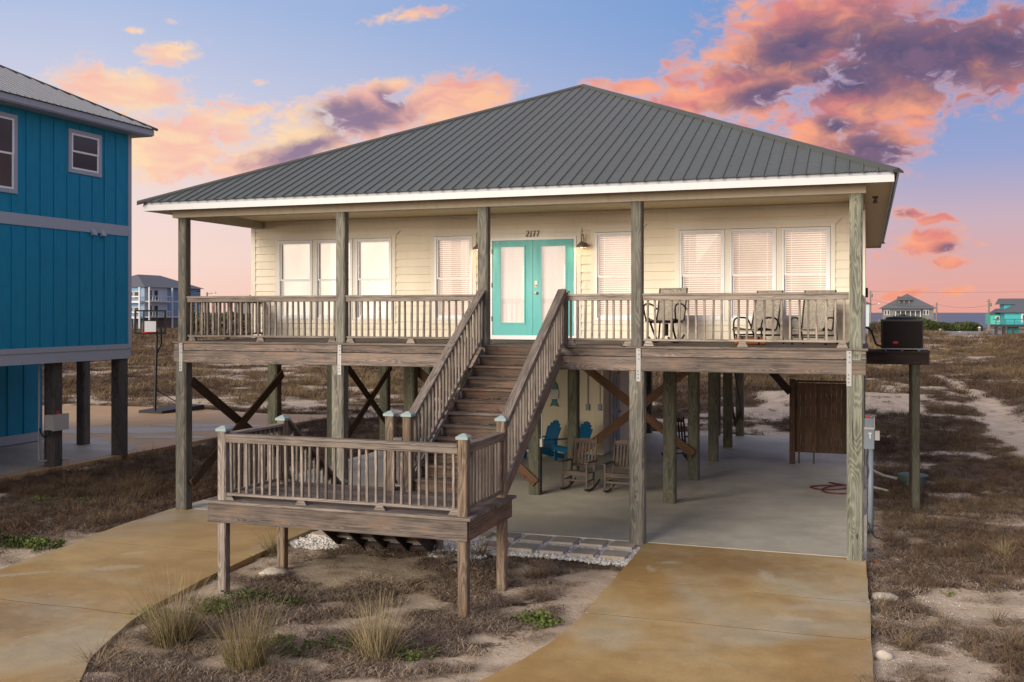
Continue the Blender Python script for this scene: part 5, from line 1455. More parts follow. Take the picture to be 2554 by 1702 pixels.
# roof
ex, ey, ez = NX + 0.45, NY1 + 0.45, 9.06
panel('soffit', (NX - 9.6, NY0, 8.862), (ex - 0.03, ey - 0.03, 8.89), 'grey_trim', nb_h)
panel('fascia_board', (ex - 0.028, NY0, 8.89), (ex, ey, 9.04), 'grey_trim', nb_h)
panel('fascia_board', (NX - 9.6, ey - 0.028, 8.89), (ex - 0.03, ey, 9.04), 'grey_trim', nb_h)
hw = 5.4; sl = 0.50
C0 = Vector((ex + 0.04, ey + 0.04, ez)); C1 = Vector((ex + 0.04, NY0, ez)); T0 = Vector((ex - hw, ey - hw, ez + sl * hw)); T1 = Vector((ex - hw, NY0, ez + sl * hw))
D0 = Vector((ex - 2 * hw, ey + 0.04, ez))
nroof = MB().add([C0, C1, T1, T0, D0], [(0, 1, 4)]).build('roof', 'roof_neighbour', nb_h)
up = (T0 - C0); ev = Vector((0, -1, 0)); hgt = Vector((T0.x - C0.x, 0, T0.z - C0.z)); Lh = hgt.length; hd = hgt / Lh; nn = Vector((-hd.z, 0, hd.x)) * -1
nn = Vector((hd.z * 1.0, 0, -hd.x))
k = 0
while 0.2286 * k < 16:
    s0, s1 = 0.2286 * k, 0.2286 * (k + 1)
    tp = lambda s: min(s / (hw) , 1.0) * Lh
    m = MB()
    Q = lambda s, h, n=0.0: C0 + ev * s + hd * h + nn * n
    m.add([Q(s0, 0), Q(s1, 0), Q(s1, tp(s1)), Q(s0, max(tp(s0), 1e-3))], [(3, 2, 1, 0)])
    if s0 > 0.1:
        sec = [(s0 - 0.026, .001), (s0 - 0.013, .024), (s0 + 0.013, .024), (s0 + 0.026, .001)]
        v = [Q(s, -0.03, r) for s, r in sec] + [Q(s, tp(s0) - 0.03, r) for s, r in sec]
        m.add(v, [(4, 5, 1, 0), (5, 6, 2, 1), (6, 7, 3, 2), (0, 1, 2, 3)])
    m.build('roof_panel', 'roof_neighbour', nroof)
    k += 1
MB().add([C0, T0, D0], [(0, 1, 2)]).build('roof_sheet', 'roof_neighbour', nroof)
MB().bar(C0 + Vector((0.03, 0.03, 0.0)), T0, 0.16, 0.05).build('ridge_cap', 'roof_cap_metal', nroof)
# undercroft
panel('soffit', (NX - 9.5, NY0, 2.70), (NX - 0.05, NY1 - 0.05, 2.74), 'grey_trim', nb_h)
for x, y, s in ((NX - 0.19, 23.3, 0.34), (NX - 0.33, 21.0, 0.34), (NX - 0.25, 16.5, 0.34), (NX - 6, 23.0, 0.3)):
    post('piling', x, y, -0.1, 2.70, s, 'wood_neighbour', nb_h)
post('piling', -22.1, 24.72, -0.1, 2.70, 0.30, 'wood_neighbour', nb_h)
panel('soffit', (-23.4, NY1 - 0.04, 2.68), (-21.8, 25.0, 2.74), 'grey_trim', nb_h)
lowr = panel('undercroft_wall', (-28.5, 8.0, 0.30), (-23.9, 25.0, 2.68), 'blue_siding', nb_h)
for k in range(24):
    y = 24.9 - 0.62 * k
    panel('batten', (-23.898, y - 0.03, 0.302), (-23.875, y + 0.03, 2.66), 'blue_siding', lowr)
panel('base_trim', (-28.5, 8.0, 0.03), (-23.86, 25.04, 0.298), 'grey_trim', lowr)
MB().tube([(-19.86, 20.66, 2.7), (-19.86, 20.66, 0.18), (-19.86, 20.67, 0.16), (-19.55, 21.35, 0.14)], 0.025, 8).build('white_pipe', 'pvc', nb_h)
t = thing('meter_box', (-19.5, 21.0, 0.93), 'beige electrical box on a dark piling of the blue house', 'electrical box')
panel('box', (-19.72, 20.70, 0.95), (-19.46, 21.2, 1.33), 'box_beige', t); panel('lid', (-19.455, 20.68, 0.93), (-19.43, 21.22, 1.345), 'box_beige', t)
MB().tube(smooth_pts([(-19.6, 20.75, 0.95), (-19.6, 20.7, 0.83), (-19.65, 20.62, 0.78), (-19.75, 20.6, 0.9), (-19.8, 20.62, 1.0)], 4), 0.02, 6).build('flex_conduit', 'dark_rubber', t)
MB().lathe([(0.0, 0.08), (0.04, 0.07), (0.045, 0.0)], (-19.55, 20.95, 1.345), 10).build('alarm_light', 'red_label', t)

# ---- basketball hoop
t = thing('basketball_hoop', (-26.4, 33.7, 0), 'portable black basketball hoop standing on the tan pavement', 'basketball hoop')
bz = 0.0
v = []
for x, y, z in ((-27.0, 33.2, 0), (-25.9, 33.2, 0), (-25.4, 35.2, 0), (-26.6, 35.4, 0), (-27.0, 33.2, 0.10), (-25.9, 33.2, 0.10), (-25.4, 35.2, 0.20), (-26.6, 35.4, 0.20)):
    v.append((x, y, z))
MB().add(v, [(3, 2, 1, 0), (4, 5, 6, 7), (0, 1, 5, 4), (1, 2, 6, 5), (2, 3, 7, 6), (3, 0, 4, 7)]).build('base', 'dark_rubber', t)
MB().tube([(-26.35, 33.35, 0.08), (-26.3, 33.4, 3.2)], 0.055, 10).build('pole', 'black_metal', t)
MB().tube([(-26.33, 33.4, 0.9), (-26.0, 34.6, 0.2)], 0.02, 8).build('strut', 'black_metal', t)
MB().tube([(-26.31, 33.4, 2.3), (-26.25, 33.62, 2.7), (-26.25, 33.6, 3.3)], 0.03, 8).build('lift_arm', 'black_metal', t)
Mh = Matrix.Translation((-26.35, 33.25, 3.58)) @ Matrix.Rotation(R(22), 4, 'Z')
ring(-0.72, 0.50, -0.50, 0.45, 0.07, 0.07, 0.09, 0.06, -0.03, 0.03).build('board_frame', 'black_metal', t, Mh)
panel_ = MB().box((-0.655, -0.01, -0.41), (0.435, 0.01, 0.39)).build('backboard', 'window_glass', t, Mh)
m = MB(); m.box((-0.38, -0.02, -0.42), (-0.34, 0.0, 0.39)); m.box((0.12, -0.02, -0.42), (0.16, 0.0, 0.39)); m.box((-0.34, -0.02, 0.02), (0.12, 0.0, 0.06))
m.build('target_frame', 'black_metal', t, Mh)
MB().box((-0.33, -0.016, -0.40), (0.11, -0.011, 0.01)).build('target_square', 'far_white', t, Mh)
MB().tube([(-0.11 + 0.2286 * math.cos(a), -0.28 + 0.2286 * math.sin(a), -0.42) for a in np.linspace(0, 6.283, 25)], 0.012, 6).build('rim', 'red_label', t, Mh)

# ================================================================== far away
def hip_house(name, label, x0, x1, y0, y1, zb, z0, z1, zr, ov, wallm, roofm, gidx=None, pil=True):
    t = thing(name, ((x0 + x1) / 2, (y0 + y1) / 2, gzf((x0 + x1) / 2, (y0 + y1) / 2)), label, 'house', 'houses in the distance')
    w = panel('house_wall', (x0, y0, z0), (x1, y1, z1), wallm, t)
    a, b, c, d = x0 - ov, x1 + ov, y0 - ov, y1 + ov
    h = min(b - a, d - c) / 2 * 0.92
    if (b - a) > (d - c): r0, r1 = ((a + h, (c + d) / 2), (b - h, (c + d) / 2))
    else: r0, r1 = (((a + b) / 2, c + h), ((a + b) / 2, d - h))
    v = [(a, c, z1), (b, c, z1), (b, d, z1), (a, d, z1), (*r0, zr), (*r1, zr)]
    f = [(0, 1, 5, 4), (1, 2, 5), (2, 3, 4, 5), (3, 0, 4)] if (b - a) > (d - c) else [(0, 1, 4), (1, 2, 5, 4), (2, 3, 5), (3, 0, 4, 5)]
    MB().add(v, f + [(3, 2, 1, 0)]).build('roof', roofm, t)
    if pil:
        for i in range(5):
            for yy in (y0 + 0.3, y1 - 0.3):
                xx = x0 + 0.3 + (x1 - x0 - 0.6) * i / 4
                MB().box((xx - 0.18, yy - 0.18, zb - 1.0), (xx + 0.18, yy + 0.18, z0)).build('piling', 'far_grey', t)
    return t, w
def far_win(w, face, a0, a1, z0, z1, at, trim='far_white', glassm='far_dark', k=0.12):
    """a window on the -Y ('y') or +X ('x') face"""
    def bx(p0, p1, q0, q1, e0, e1):
        return ((p0, at - e1, q0), (p1, at - e0, q1)) if face == 'y' else ((at + e0, p0, q0), (at + e1, p1, q1))
    fr = panel('window', *bx(a0 - k, a1 + k, z0 - k, z1 + k, -0.02, 0.06), trim, w)
    panel('pane', *bx(a0, a1, z0, z1, 0.061, 0.09), glassm, fr)
# three storey blue house on the left horizon
t, w = hip_house('distant_house', 'pale blue three storey house with white balconies beyond the dunes at left', -158, -145, 180, 199.5, 0.0, 2.85, 9.35, 12.3, 0.7, 'far_blue', 'roof_far')
panel('belt_trim', (-145.0, 180, 6.2), (-144.9, 199.5, 6.45), 'far_white', w); panel('skirt_trim', (-145.0, 180, 2.8), (-144.88, 199.6, 3.1), 'far_white', w)
for y, z in ((191.4, 8.6), (197.8, 8.6), (192.4, 5.3), (196.9, 5.3)):
    far_win(w, 'x', y, y + 1.4, z, z + 0.35, -145.0)
panel('balcony_wall', (-145.0, 180, 3.1), (-144.93, 187.6, 9.3), 'far_blue_pale', w)
for z in (3.1, 6.4):
    panel('balcony_floor', (-145.0, 180, z - 0.25), (-143.6, 187.6, z), 'far_white', w)
    for k in range(9):
        panel('balcony_baluster', (-143.7, 180.1 + 0.93 * k, z), (-143.62, 180.2 + 0.93 * k, z + 1.0), 'far_white', w)
    panel('balcony_rail', (-143.72, 180, z + 1.0), (-143.6, 187.6, z + 1.12), 'far_white', w)
    far_win(w, 'x', 181.2, 182.3, z + 0.3, z + 2.3, -144.93); far_win(w, 'x', 183.2, 184.3, z + 0.3, z + 2.3, -144.93)
    far_win(w, 'y', -149.5, -147.9, z + 0.5, z + 1.9, 180); far_win(w, 'y', -147.4, -145.8, z + 0.5, z + 1.9, 180)
    panel('balcony_floor', (-158, 178.6, z - 0.45), (-145, 180, z), 'far_white', w)
    panel('balcony_rail', (-158, 178.6, z + 0.75), (-145, 178.7, z + 1.05), 'far_white', w)
for y in (180.0, 187.6):
    panel('porch_column', (-143.75, y - 0.15, 0.5), (-143.5, y + 0.15, 9.3), 'far_white', w)
panel('porch_column', (-145.2, 178.5, 0.5), (-144.9, 178.8, 9.3), 'far_white', w)
panel('ground_store', (-150, 183, 0), (-145.2, 189, 2.8), 'far_brown', w)
panel('ground_store', (-150, 189.2, 0), (-145.2, 193, 2.8), 'far_grey', w)
t2 = thing('garden_table', (-143.0, 195.0, gzf(-143, 195)), 'white garden table and bench under the pale blue house on the horizon', 'table')
z = gzf(-143, 195)
panel('top', (-143.6, 193.6, z + 0.95), (-142.6, 195.6, z + 1.05), 'far_white', t2)
for y in (193.9, 195.3):
    panel('leg', (-143.4, y - 0.07, z), (-142.8, y + 0.07, z + 0.95), 'far_white', t2)
panel('bench', (-142.4, 193.6, z + 0.5), (-142.0, 195.6, z + 0.6), 'far_white', t2)
# house whose roof peeks over the rail
hip_house('distant_house', 'small dark hip roof just showing above the porch rail at left', -123.5, -116.0, 182, 192, 0, 2.6, 6.2, 8.4, 0.6, 'far_grey', 'roof_far')
# grey house with dormer
t, w = hip_house('distant_house', 'grey hip roofed house with a roof dormer rising behind the shrubs at right', 3.6, 16.0, 286.5, 299, 2.0, 2.2, 4.95, 8.95, 1.0, 'far_grey', 'roof_far')
panel('dormer_wall', (7.6, 287.9, 6.0), (10.4, 292, 7.35), 'far_grey', t)
far_win(t, 'y', 7.9, 8.7, 6.3, 7.1, 287.9, 'far_grey', k=0.06); far_win(t, 'y', 9.1, 9.9, 6.3, 7.1, 287.9, 'far_grey', k=0.06)
MB().add([(7.1, 287.2, 7.3), (10.9, 287.2, 7.3), (10.6, 291.5, 8.2), (7.4, 291.5, 8.2), (7.1, 287.2, 7.2), (10.9, 287.2, 7.2)], [(0, 1, 2, 3), (4, 5, 1, 0), (0, 3, 4), (1, 5, 2)]).build('dormer_roof', 'roof_far', t)
MB().add([(6.4, 284.6, 4.45), (13.0, 284.6, 4.45), (13.0, 287.4, 5.4), (6.4, 287.4, 5.4), (6.4, 284.6, 4.3), (13.0, 284.6, 4.3)], [(0, 1, 2, 3), (4, 5, 1, 0), (0, 3, 4), (1, 5, 2)]).build('porch_roof', 'roof_far', t)
for k in range(6):
    panel('porch_column', (6.7 + 1.2 * k, 284.8, 1.6), (6.85 + 1.2 * k, 285.0, 4.4), 'far_white', t)
for k in range(4):
    far_win(w, 'y', 4.1 + 0.75 * (k % 2) + (9.5 if k > 1 else 0), 4.5 + 0.75 * (k % 2) + (9.5 if k > 1 else 0), 3.4, 4.5, 286.5)
panel('deck', (2.5, 284.2, 1.7), (17, 286.4, 2.15), 'far_grey', t)
# turquoise house, right edge
t = thing('distant_house', (22, 180, 0), 'turquoise stilt house with wide deck railing at the right edge', 'house', 'houses in the distance')
w = panel('house_wall', (20.3, 178, 2.0), (34, 190, 3.95), 'turquoise', t)
far_win(w, 'y', 22.9, 23.8, 2.55, 3.55, 178, k=0.25)
w2 = panel('house_wing', (18.9, 184, 2.0), (20.29, 192, 3.7), 'turquoise_green', t)
far_win(w2, 'y', 19.75, 20.15, 2.6, 3.2, 184)
panel('upper_wall', (20.9, 184, 3.9), (30, 190, 5.4), 'turquoise', t)
far_win(t, 'y', 22.2, 22.7, 4.5, 4.95, 184)
MB().add([(19.6, 177.3, 3.92), (35, 177.3, 3.92), (35, 184, 6.0), (24.2, 184, 6.0), (19.6, 191, 3.92)], [(0, 1, 2, 3), (0, 3, 4)]).build('roof', 'roof_far', t)
MB().add([(18.4, 183.4, 3.7), (21.6, 183.4, 3.7), (21.6, 192, 4.6), (20.5, 192, 4.6)], [(0, 1, 2, 3)]).build('roof', 'roof_far', t)
MB().add([(20.2, 183.4, 5.25), (31, 183.4, 5.25), (31, 187, 6.25), (20.4, 187, 6.25), (20.2, 190.5, 5.25)], [(0, 1, 2, 3), (0, 3, 4)]).build('roof', 'roof_far', t)
panel('deck', (18.3, 175.2, 1.72), (34, 178, 2.05), 'far_dark', t)
panel('deck_rail', (18.3, 175.2, 2.80), (34, 175.3, 2.95), 'turquoise_rail', t)
for k in range(12):
    panel('rail_post', (18.7 + 1.3 * k, 175.2, 2.05), (18.86 + 1.3 * k, 175.3, 2.85), 'turquoise_rail', t)
panel('rail_mesh', (18.65, 175.24, 2.4), (34, 175.27, 2.47), 'turquoise_rail', t)
for x in (18.9, 20.0, 21.2, 26, 27.5, 29):
    panel('piling', (x - 0.15, 175.6, -0.5), (x + 0.15, 175.9, 1.8), 'far_dark', t); panel('piling', (x + 0.3, 181, -0.5), (x + 0.6, 181.3, 2.0), 'far_dark', t)
panel('store_wall', (20.7, 177.2, -0.4), (22.2, 179, 1.9), 'turquoise', t)
# sliver of a light blue house behind the corner piling
hip_house('distant_house', 'sliver of a light blue house showing just right of the corner piling', -9, 0.15, 158, 170, 0, 1.9, 5.2, 7.4, 0.35, 'far_blue_pale', 'roof_far')
# utility poles and wires
def pole(x, y, z1, label, arm=True, lamp=None):
    z0 = gzf(x, y)
    t = thing('utility_pole', (x, y, z0), label, 'pole', 'utility poles along the road')
    MB().tube([(x, y, z0 - 0.5), (x, y, z1)], [0.22, 0.15], 8).build('shaft', 'utility_wood', t)
    if arm:
        MB().bar((x - 0.5, y, z1 - 0.5), (x + 0.5, y, z1 - 0.5), 0.1, 0.12).build('crossarm', 'utility_wood', t)
        MB().tube([(x + 0.3, y - 0.3, z1 - 1.5), (x + 0.3, y - 0.3, z1 - 0.8)], 0.2, 8).build('transformer', 'far_grey', t)
    if lamp:
        MB().tube([(x, y, z1 - lamp), (x + 1.6, y, z1 - lamp + 0.3)], 0.06, 6).build('lamp_arm', 'utility_wood', t)
        MB().lathe([(0.0, 0.15), (0.25, 0.1), (0.3, -0.1), (0.0, -0.15)], (x + 1.8, y, z1 - lamp + 0.3), 8).build('lamp_head', 'far_white', t)
    return (x, y, z1)
pa = pole(0.5, 240.5, 8.8, 'wooden utility pole standing between the corner piling and the grey roofed house', lamp=3.2)
pb = pole(14.6, 250, 6.2, 'utility pole without crossarm standing in front of the sea', arm=False)
pc = pole(22.4, 221, 6.6, 'utility pole beside the turquoise house')
pd_ = pole(-121.7, 169.5, 7.9, 'short pole with lamp above the porch rail at left', arm=False, lamp=0.4)
def wire(a, b, sag, label):
    a, b = Vector(a), Vector(b)
    pts = [a.lerp(b, k / 12) + Vector((0, 0, -sag * 4 * (k / 12) * (1 - k / 12))) for k in range(13)]
    tag(MB().tube(pts, 0.02, 5).build('power_line', 'far_dark'), label, 'power line', 'power lines along the road')
wire((0.5, 240.5, 8.6), (60, 238, 9.4), 0.7, 'topmost power line crossing the pink sky at right')
wire((0.5, 240.5, 7.0), (14.6, 250, 5.6), 0.9, 'slack wire from the tall pole to the pole before the sea')
wire((14.6, 250, 5.9), (22.4, 221, 5.4), 0.7, 'slack wire from the pole before the sea to the pole by the turquoise house')
for x, y, h, lab in ((13.2, 215, 0.9, 'small white utility pedestal on the verge of the road, left one'), (15.2, 196, 0.7, 'small white utility pedestal on the grass before the turquoise house'), (19.2, 205, 1.5, 'white post by the piling of the turquoise house')):
    z = gzf(x, y)
    t = thing('utility_pedestal', (x, y, z), lab, 'pedestal', 'white pedestals by the road')
    MB().box((x - 0.18, y - 0.2, z - 0.2), (x + 0.18, y + 0.2, z + h * 0.8)).build('body', 'utility_wood', t)
    MB().add([(x - 0.32, y - 0.25, z + h * 0.8), (x + 0.32, y - 0.25, z + h * 0.8), (x + 0.32, y + 0.25, z + h * 0.8), (x - 0.32, y + 0.25, z + h * 0.8), (x, y, z + h)], [(0, 1, 4), (1, 2, 4), (2, 3, 4), (3, 0, 4), (3, 2, 1, 0)]).build('cap', 'far_white', t)

# ================================================================== vegetation
def leafmat(name, stops, rough=0.85, world_var=True):
    t, p = new_mat(name)
    r = orand(t)
    n = t.noise(geopos(t), 0.6, 3, 0.6)
    f = t.math('ADD', t.math('MULTIPLY', r, 0.6), t.math('MULTIPLY', n, 0.5), clamp=True)
    f = t.math('ADD', t.math('MULTIPLY', f, 0.8), t.math('MULTIPLY', t.noise(geopos(t), 26, 2, 0.5), 0.3), clamp=True)
    t.put(p.inputs['Base Color'], t.ramp(f, stops))
    p.inputs['Roughness'].default_value = rough
    p.inputs['Specular IOR Level'].default_value = 0.15
leafmat('litter_mat', [(0.15, (0.056, 0.041, 0.031)), (0.5, (0.165, 0.122, 0.09)), (0.85, (0.40, 0.315, 0.235))])
leafmat('tan_grass', [(0.15, (0.068, 0.047, 0.028)), (0.5, (0.14, 0.097, 0.052)), (0.85, (0.26, 0.19, 0.11))])
leafmat('rust_weed', [(0.15, (0.046, 0.03, 0.022)), (0.5, (0.098, 0.064, 0.043)), (0.85, (0.18, 0.122, 0.08))])
leafmat('green_leaf', [(0.15, (0.02, 0.036, 0.009)), (0.5, (0.05, 0.082, 0.017)), (0.85, (0.13, 0.17, 0.04))], 0.6)
leafmat('tuft_grass', [(0.15, (0.085, 0.066, 0.032)), (0.5, (0.19, 0.148, 0.075)), (0.85, (0.34, 0.275, 0.165))])
leafmat('tuft_base', [(0.15, (0.04, 0.038, 0.014)), (0.5, (0.09, 0.082, 0.03)), (0.85, (0.17, 0.15, 0.06))])
leafmat('thicket_leaf', [(0.15, (0.018, 0.03, 0.012)), (0.5, (0.045, 0.065, 0.022)), (0.85, (0.09, 0.105, 0.04))], 0.7)
leafmat('thicket_brown', [(0.15, (0.04, 0.028, 0.02)), (0.5, (0.09, 0.065, 0.045)), (0.85, (0.15, 0.11, 0.075))], 0.8)
leafmat('gravel_stone', [(0.15, (0.42, 0.40, 0.36)), (0.5, (0.62, 0.60, 0.56)), (0.85, (0.82, 0.80, 0.76))], 0.7)

def blades(n, h, spread, lean, width, rs, segs=3, droop=0.25, hv=0.5, flat=False):
    """n thin curved blades fanning out of a small base, as (verts, faces)"""
    V = []; F = []
    for _ in range(n):
        a = rs.uniform(0, 6.283); r = spread * math.sqrt(rs.uniform(0, 1))
        bx_, by_ = r * math.cos(a), r * math.sin(a)
        az_ = a + rs.normal(0, 0.7) if not flat else rs.uniform(0, 6.283)
        L = h * (1 - hv * rs.uniform(0, 1)); ln = lean * (0.25 + rs.uniform(0, 1)) * (0.4 + r / max(spread, 1e-6))
        d = Vector((math.cos(az_), math.sin(az_), 0)); s = Vector((-math.sin(az_ + rs.normal(0, 1)), math.cos(az_), 0)).normalized()
        b = len(V); z0 = rs.uniform(0, 0.03) if flat else -0.01
        bend = rs.normal(0, 0.13) * L; kt = rs.uniform(0.4, 0.9); kink = L * 1.6 * (rs.uniform(0, 1) < 0.12)
        for k in range(segs + 1):
            t = k / segs
            if flat:
                p = Vector((bx_, by_, z0)) + d * (L * t) + s * (0.25 * L * math.sin(t * 2.6 + r * 9) * 0.5) + Vector((0, 0, lean * math.sin(t * 3.1) * rs.uniform(0.3, 1)))
            else:
                p = Vector((bx_, by_, z0)) + d * (L * ln * (t + droop * t * t)) + Vector((0, 0, L * (t - 0.35 * ln * droop * t * t * 2)))
            if not flat:
                p = p + s * (bend * t * t) + Vector((0, 0, -abs(kink) * max(t - kt, 0)))
            w = width * (1 - 0.85 * t)
            V.append(p - s * w); V.append(p + s * w)
        for k in range(segs):
            F.append((b + 2 * k, b + 2 * k + 1, b + 2 * k + 3, b + 2 * k + 2))
    return V, F
def twigs(n, h, rs, width=0.004):
    """branching dead weed"""
    V = []; F = []
    def stick(p, d, L, w, lvl):
        q = p + d * L; s = d.orthogonal().normalized()
        b = len(V); V.extend([p - s * w, p + s * w, q + s * w * 0.5, q - s * w * 0.5]); F.append((b, b + 1, b + 2, b + 3))
        if lvl < 2:
            for _ in range(3):
                k = rs.uniform(0.35, 1.0)
                nd = (d + Vector((rs.normal(0, .6), rs.normal(0, .6), rs.normal(0.1, .35)))).normalized()
                stick(p + d * (L * k), nd, L * rs.uniform(0.3, 0.6), w * 0.7, lvl + 1)
    for _ in range(n):
        a = rs.uniform(0, 6.283)
        d = Vector((math.cos(a) * rs.uniform(.2, 1.1), math.sin(a) * rs.uniform(.2, 1.1), rs.uniform(.3, 1))).normalized()
        stick(Vector((rs.normal(0, .05), rs.normal(0, .05), 0)), d, h * rs.uniform(.35, .7), width, 0)
    return V, F
def proto(coll, name, vf, mat):
    o = bpy.data.objects.new(name, mesh_data(name, vf[0], vf[1], [mat])); coll.objects.link(o); return o
def scatter(name, coll, pts, sc, rz, pi, label, tilt=None):
    me = bpy.data.meshes.new(name); n = len(pts)
    me.vertices.add(n); me.vertices.foreach_set('co', np.asarray(pts, np.float32).ravel())
    def attr(nm, typ, val, key='value'):
        a = me.attributes.new(nm, typ, 'POINT'); a.data.foreach_set(key, val.ravel())
    attr('sc', 'FLOAT', np.asarray(sc, np.float32)); attr('pi', 'INT', np.asarray(pi, np.int32))
    rot = np.zeros((n, 3), np.float32); rot[:, 2] = rz
    if tilt is not None: rot[:, :2] = tilt
    attr('rot', 'FLOAT_VECTOR', rot, 'vector')
    o = bpy.data.objects.new(name, me); place(o); tag(o, label, None, None, 'stuff')
    ng = bpy.data.node_groups.new(name, 'GeometryNodeTree')
    ng.interface.new_socket('Geometry', in_out='INPUT', socket_type='NodeSocketGeometry')
    ng.interface.new_socket('Geometry', in_out='OUTPUT', socket_type='NodeSocketGeometry')
    N = ng.nodes; Lk = ng.links
    gi = N.new('NodeGroupInput'); go = N.new('NodeGroupOutput')
    ci = N.new('GeometryNodeCollectionInfo'); ci.inputs['Collection'].default_value = coll
    ci.inputs['Separate Children'].default_value = True; ci.inputs['Reset Children'].default_value = True
    ip = N.new('GeometryNodeInstanceOnPoints'); ip.inputs['Pick Instance'].default_value = True
    def na(nm, typ):
        q = N.new('GeometryNodeInputNamedAttribute'); q.data_type = typ; q.inputs['Name'].default_value = nm; return q.outputs['Attribute']
    Lk.new(gi.outputs[0], ip.inputs['Points']); Lk.new(ci.outputs[0], ip.inputs['Instance'])
    Lk.new(na('pi', 'INT'), ip.inputs['Instance Index']); Lk.new(na('sc', 'FLOAT'), ip.inputs['Scale'])
    e2r = N.new('FunctionNodeEulerToRotation'); Lk.new(na('rot', 'FLOAT_VECTOR'), e2r.inputs[0]); Lk.new(e2r.outputs[0], ip.inputs['Rotation'])
    Lk.new(ip.outputs[0], go.inputs[0])
    md = o.modifiers.new('scatter', 'NODES'); md.node_group = ng
    return o

rs = np.random.default_rng(5)
def clear_of_concrete(x, y, m=0.0):
    bad = (rectd(x, y, -13.25, 0.05, 17.3, 33.65) < m + 1e-6) | inpoly(x, y, RDRIVE) | inpoly(x, y, LDRIVE)
    pad_ = [(-60, 4), (-19.42, 4), (-19.42, 29.0), (-19.1, 35.0), (-22, 34.6), (-27, 35.6), (-31, 35.2), (-36, 33.5), (-60, 32)]
    bad |= inpoly(x, y, pad_)
    bad |= (y > 15.75) & (y < 17.4) & (x > -9.7) & (x < -3.5)
    bad |= (y > 227) | ((x > 13) & (x < 40) & (y > 175))
    return ~bad
TH = R(19.13)
def in_view(x, y, m=0.14):
    d = -math.sin(TH) * x + math.cos(TH) * y; l = math.cos(TH) * x + math.sin(TH) * y
    return (d > 6) & (np.abs(l / d) < 0.5 + m)
def cast(d0, d1, dens):
    """random points on the ground between two distances in front of the viewer"""
    w = 0.66
    n = int((d1 * d1 - d0 * d0) * w * dens)
    d = np.sqrt(rs.uniform(d0 * d0, d1 * d1, n)); l = rs.uniform(-w, w, n) * d
    x = l * math.cos(TH) - d * math.sin(TH); y = l * math.sin(TH) + d * math.cos(TH)
    return x, y

# prototypes
cl = bpy.data.collections.new('litter_clumps')
for k in range(5):
    proto(cl, 'litter_%d' % k, blades(38, 0.22, 0.15, 0.05, 0.0048, rs, 4, flat=True), 'litter_mat')
cd = bpy.data.collections.new('dry_clumps')
for k in range(4):
    proto(cd, 'a_tan_%d' % k, blades(60, 0.34, 0.10, 0.75, 0.0032, rs, 3, 0.6, 0.7), 'tan_grass')
for k in range(4):
    proto(cd, 'b_rust_%d' % k, twigs(11, 0.34, rs, 0.0042), 'rust_weed')
for k in range(3):
    proto(cd, 'c_mat_%d' % k, blades(50, 0.20, 0.18, 0.09, 0.0038, rs, 3, flat=True), 'rust_weed')
cf = bpy.data.collections.new('far_clumps')
for k in range(3):
    proto(cf, 'a_tan_%d' % k, blades(46, 0.42, 0.35, 0.7, 0.012, rs, 2, 0.6, 0.7), 'tan_grass')
for k in range(3):
    V1, F1 = blades(46, 0.36, 0.40, 1.1, 0.013, rs, 2, 0.5, 0.8)
    proto(cf, 'b_rust_%d' % k, (V1, F1), 'rust_weed')

# litter mat in the front bed and thin bits elsewhere
x, y = cast(7, 22, 130)
v = veg_mask(x, y)
ok = clear_of_concrete(x, y) & in_view(x, y) & (rs.uniform(0, 1, len(x)) < v * v * 0.95 + 0.03)
bedm = (x > -9.6) & (x < -3.4) & (y < 16)
ok &= bedm | (rs.uniform(0, 1, len(x)) < 0.6)
x, y = x[ok], y[ok]
scatter('dry_litter', cl, np.stack([x, y, gz(x, y) + 0.004], 1), rs.uniform(0.55, 1.25, len(x)), rs.uniform(0, 6.28, len(x)), rs.integers(0, 5, len(x)), 'grey brown mat of dead stems covering the sand')
# upright dry growth
def dry(d0, d1, dens, s0, s1, name, label, coll, far=False):
    x, y = cast(d0, d1, dens)
    v = veg_mask(x, y)
    bedm = (x > -9.6) & (x < -3.4) & (y < 16.5)
    pr = np.where(bedm, v * 0.025, v * v * 0.95 + 0.008)
    ok = clear_of_concrete(x, y, 0.1) & in_view(x, y) & (rs.uniform(0, 1, len(x)) < pr)
    x, y = x[ok], y[ok]
    sp = fbm(x * 0.22, y * 0.22, 101, 4) + 0.25 * (rs.uniform(0, 1, len(x)) - 0.5)
    if far:
        pi = np.where(sp > 0.55, rs.integers(0, 3, len(x)), 3 + rs.integers(0, 3, len(x)))
    else:
        u = rs.uniform(0, 1, len(x))
        pi = np.where((sp > 0.55) & (u < 0.65), rs.integers(0, 4, len(x)), np.where(u < 0.5, 4 + rs.integers(0, 4, len(x)), 8 + rs.integers(0, 3, len(x))))
    hs = 0.55 + 0.9 * fbm(x * 0.35, y * 0.35, 131, 3)
    scatter(name, coll, np.stack([x, y, gz(x, y)], 1), rs.uniform(s0, s1, len(x)) * hs, rs.uniform(0, 6.28, len(x)), pi, label, rs.normal(0, 0.16, (len(x), 2)))
dry(8, 24, 48, 0.5, 1.15, 'dry_weeds', 'dry brown weeds and grass growing close to the house', cd)
dry(24, 46, 18, 0.55, 1.2, 'dry_weeds_beyond', 'dry weeds and grass on the sand behind the house', cd)
dry(46, 105, 4.5, 0.6, 1.25, 'dry_grass_field', 'tan and rust coloured dry grass on the dunes', cf, True)
dry(105, 232, 0.6, 1.3, 2.6, 'far_dry_grass', 'dry grass on the far dunes by the road', cf, True)

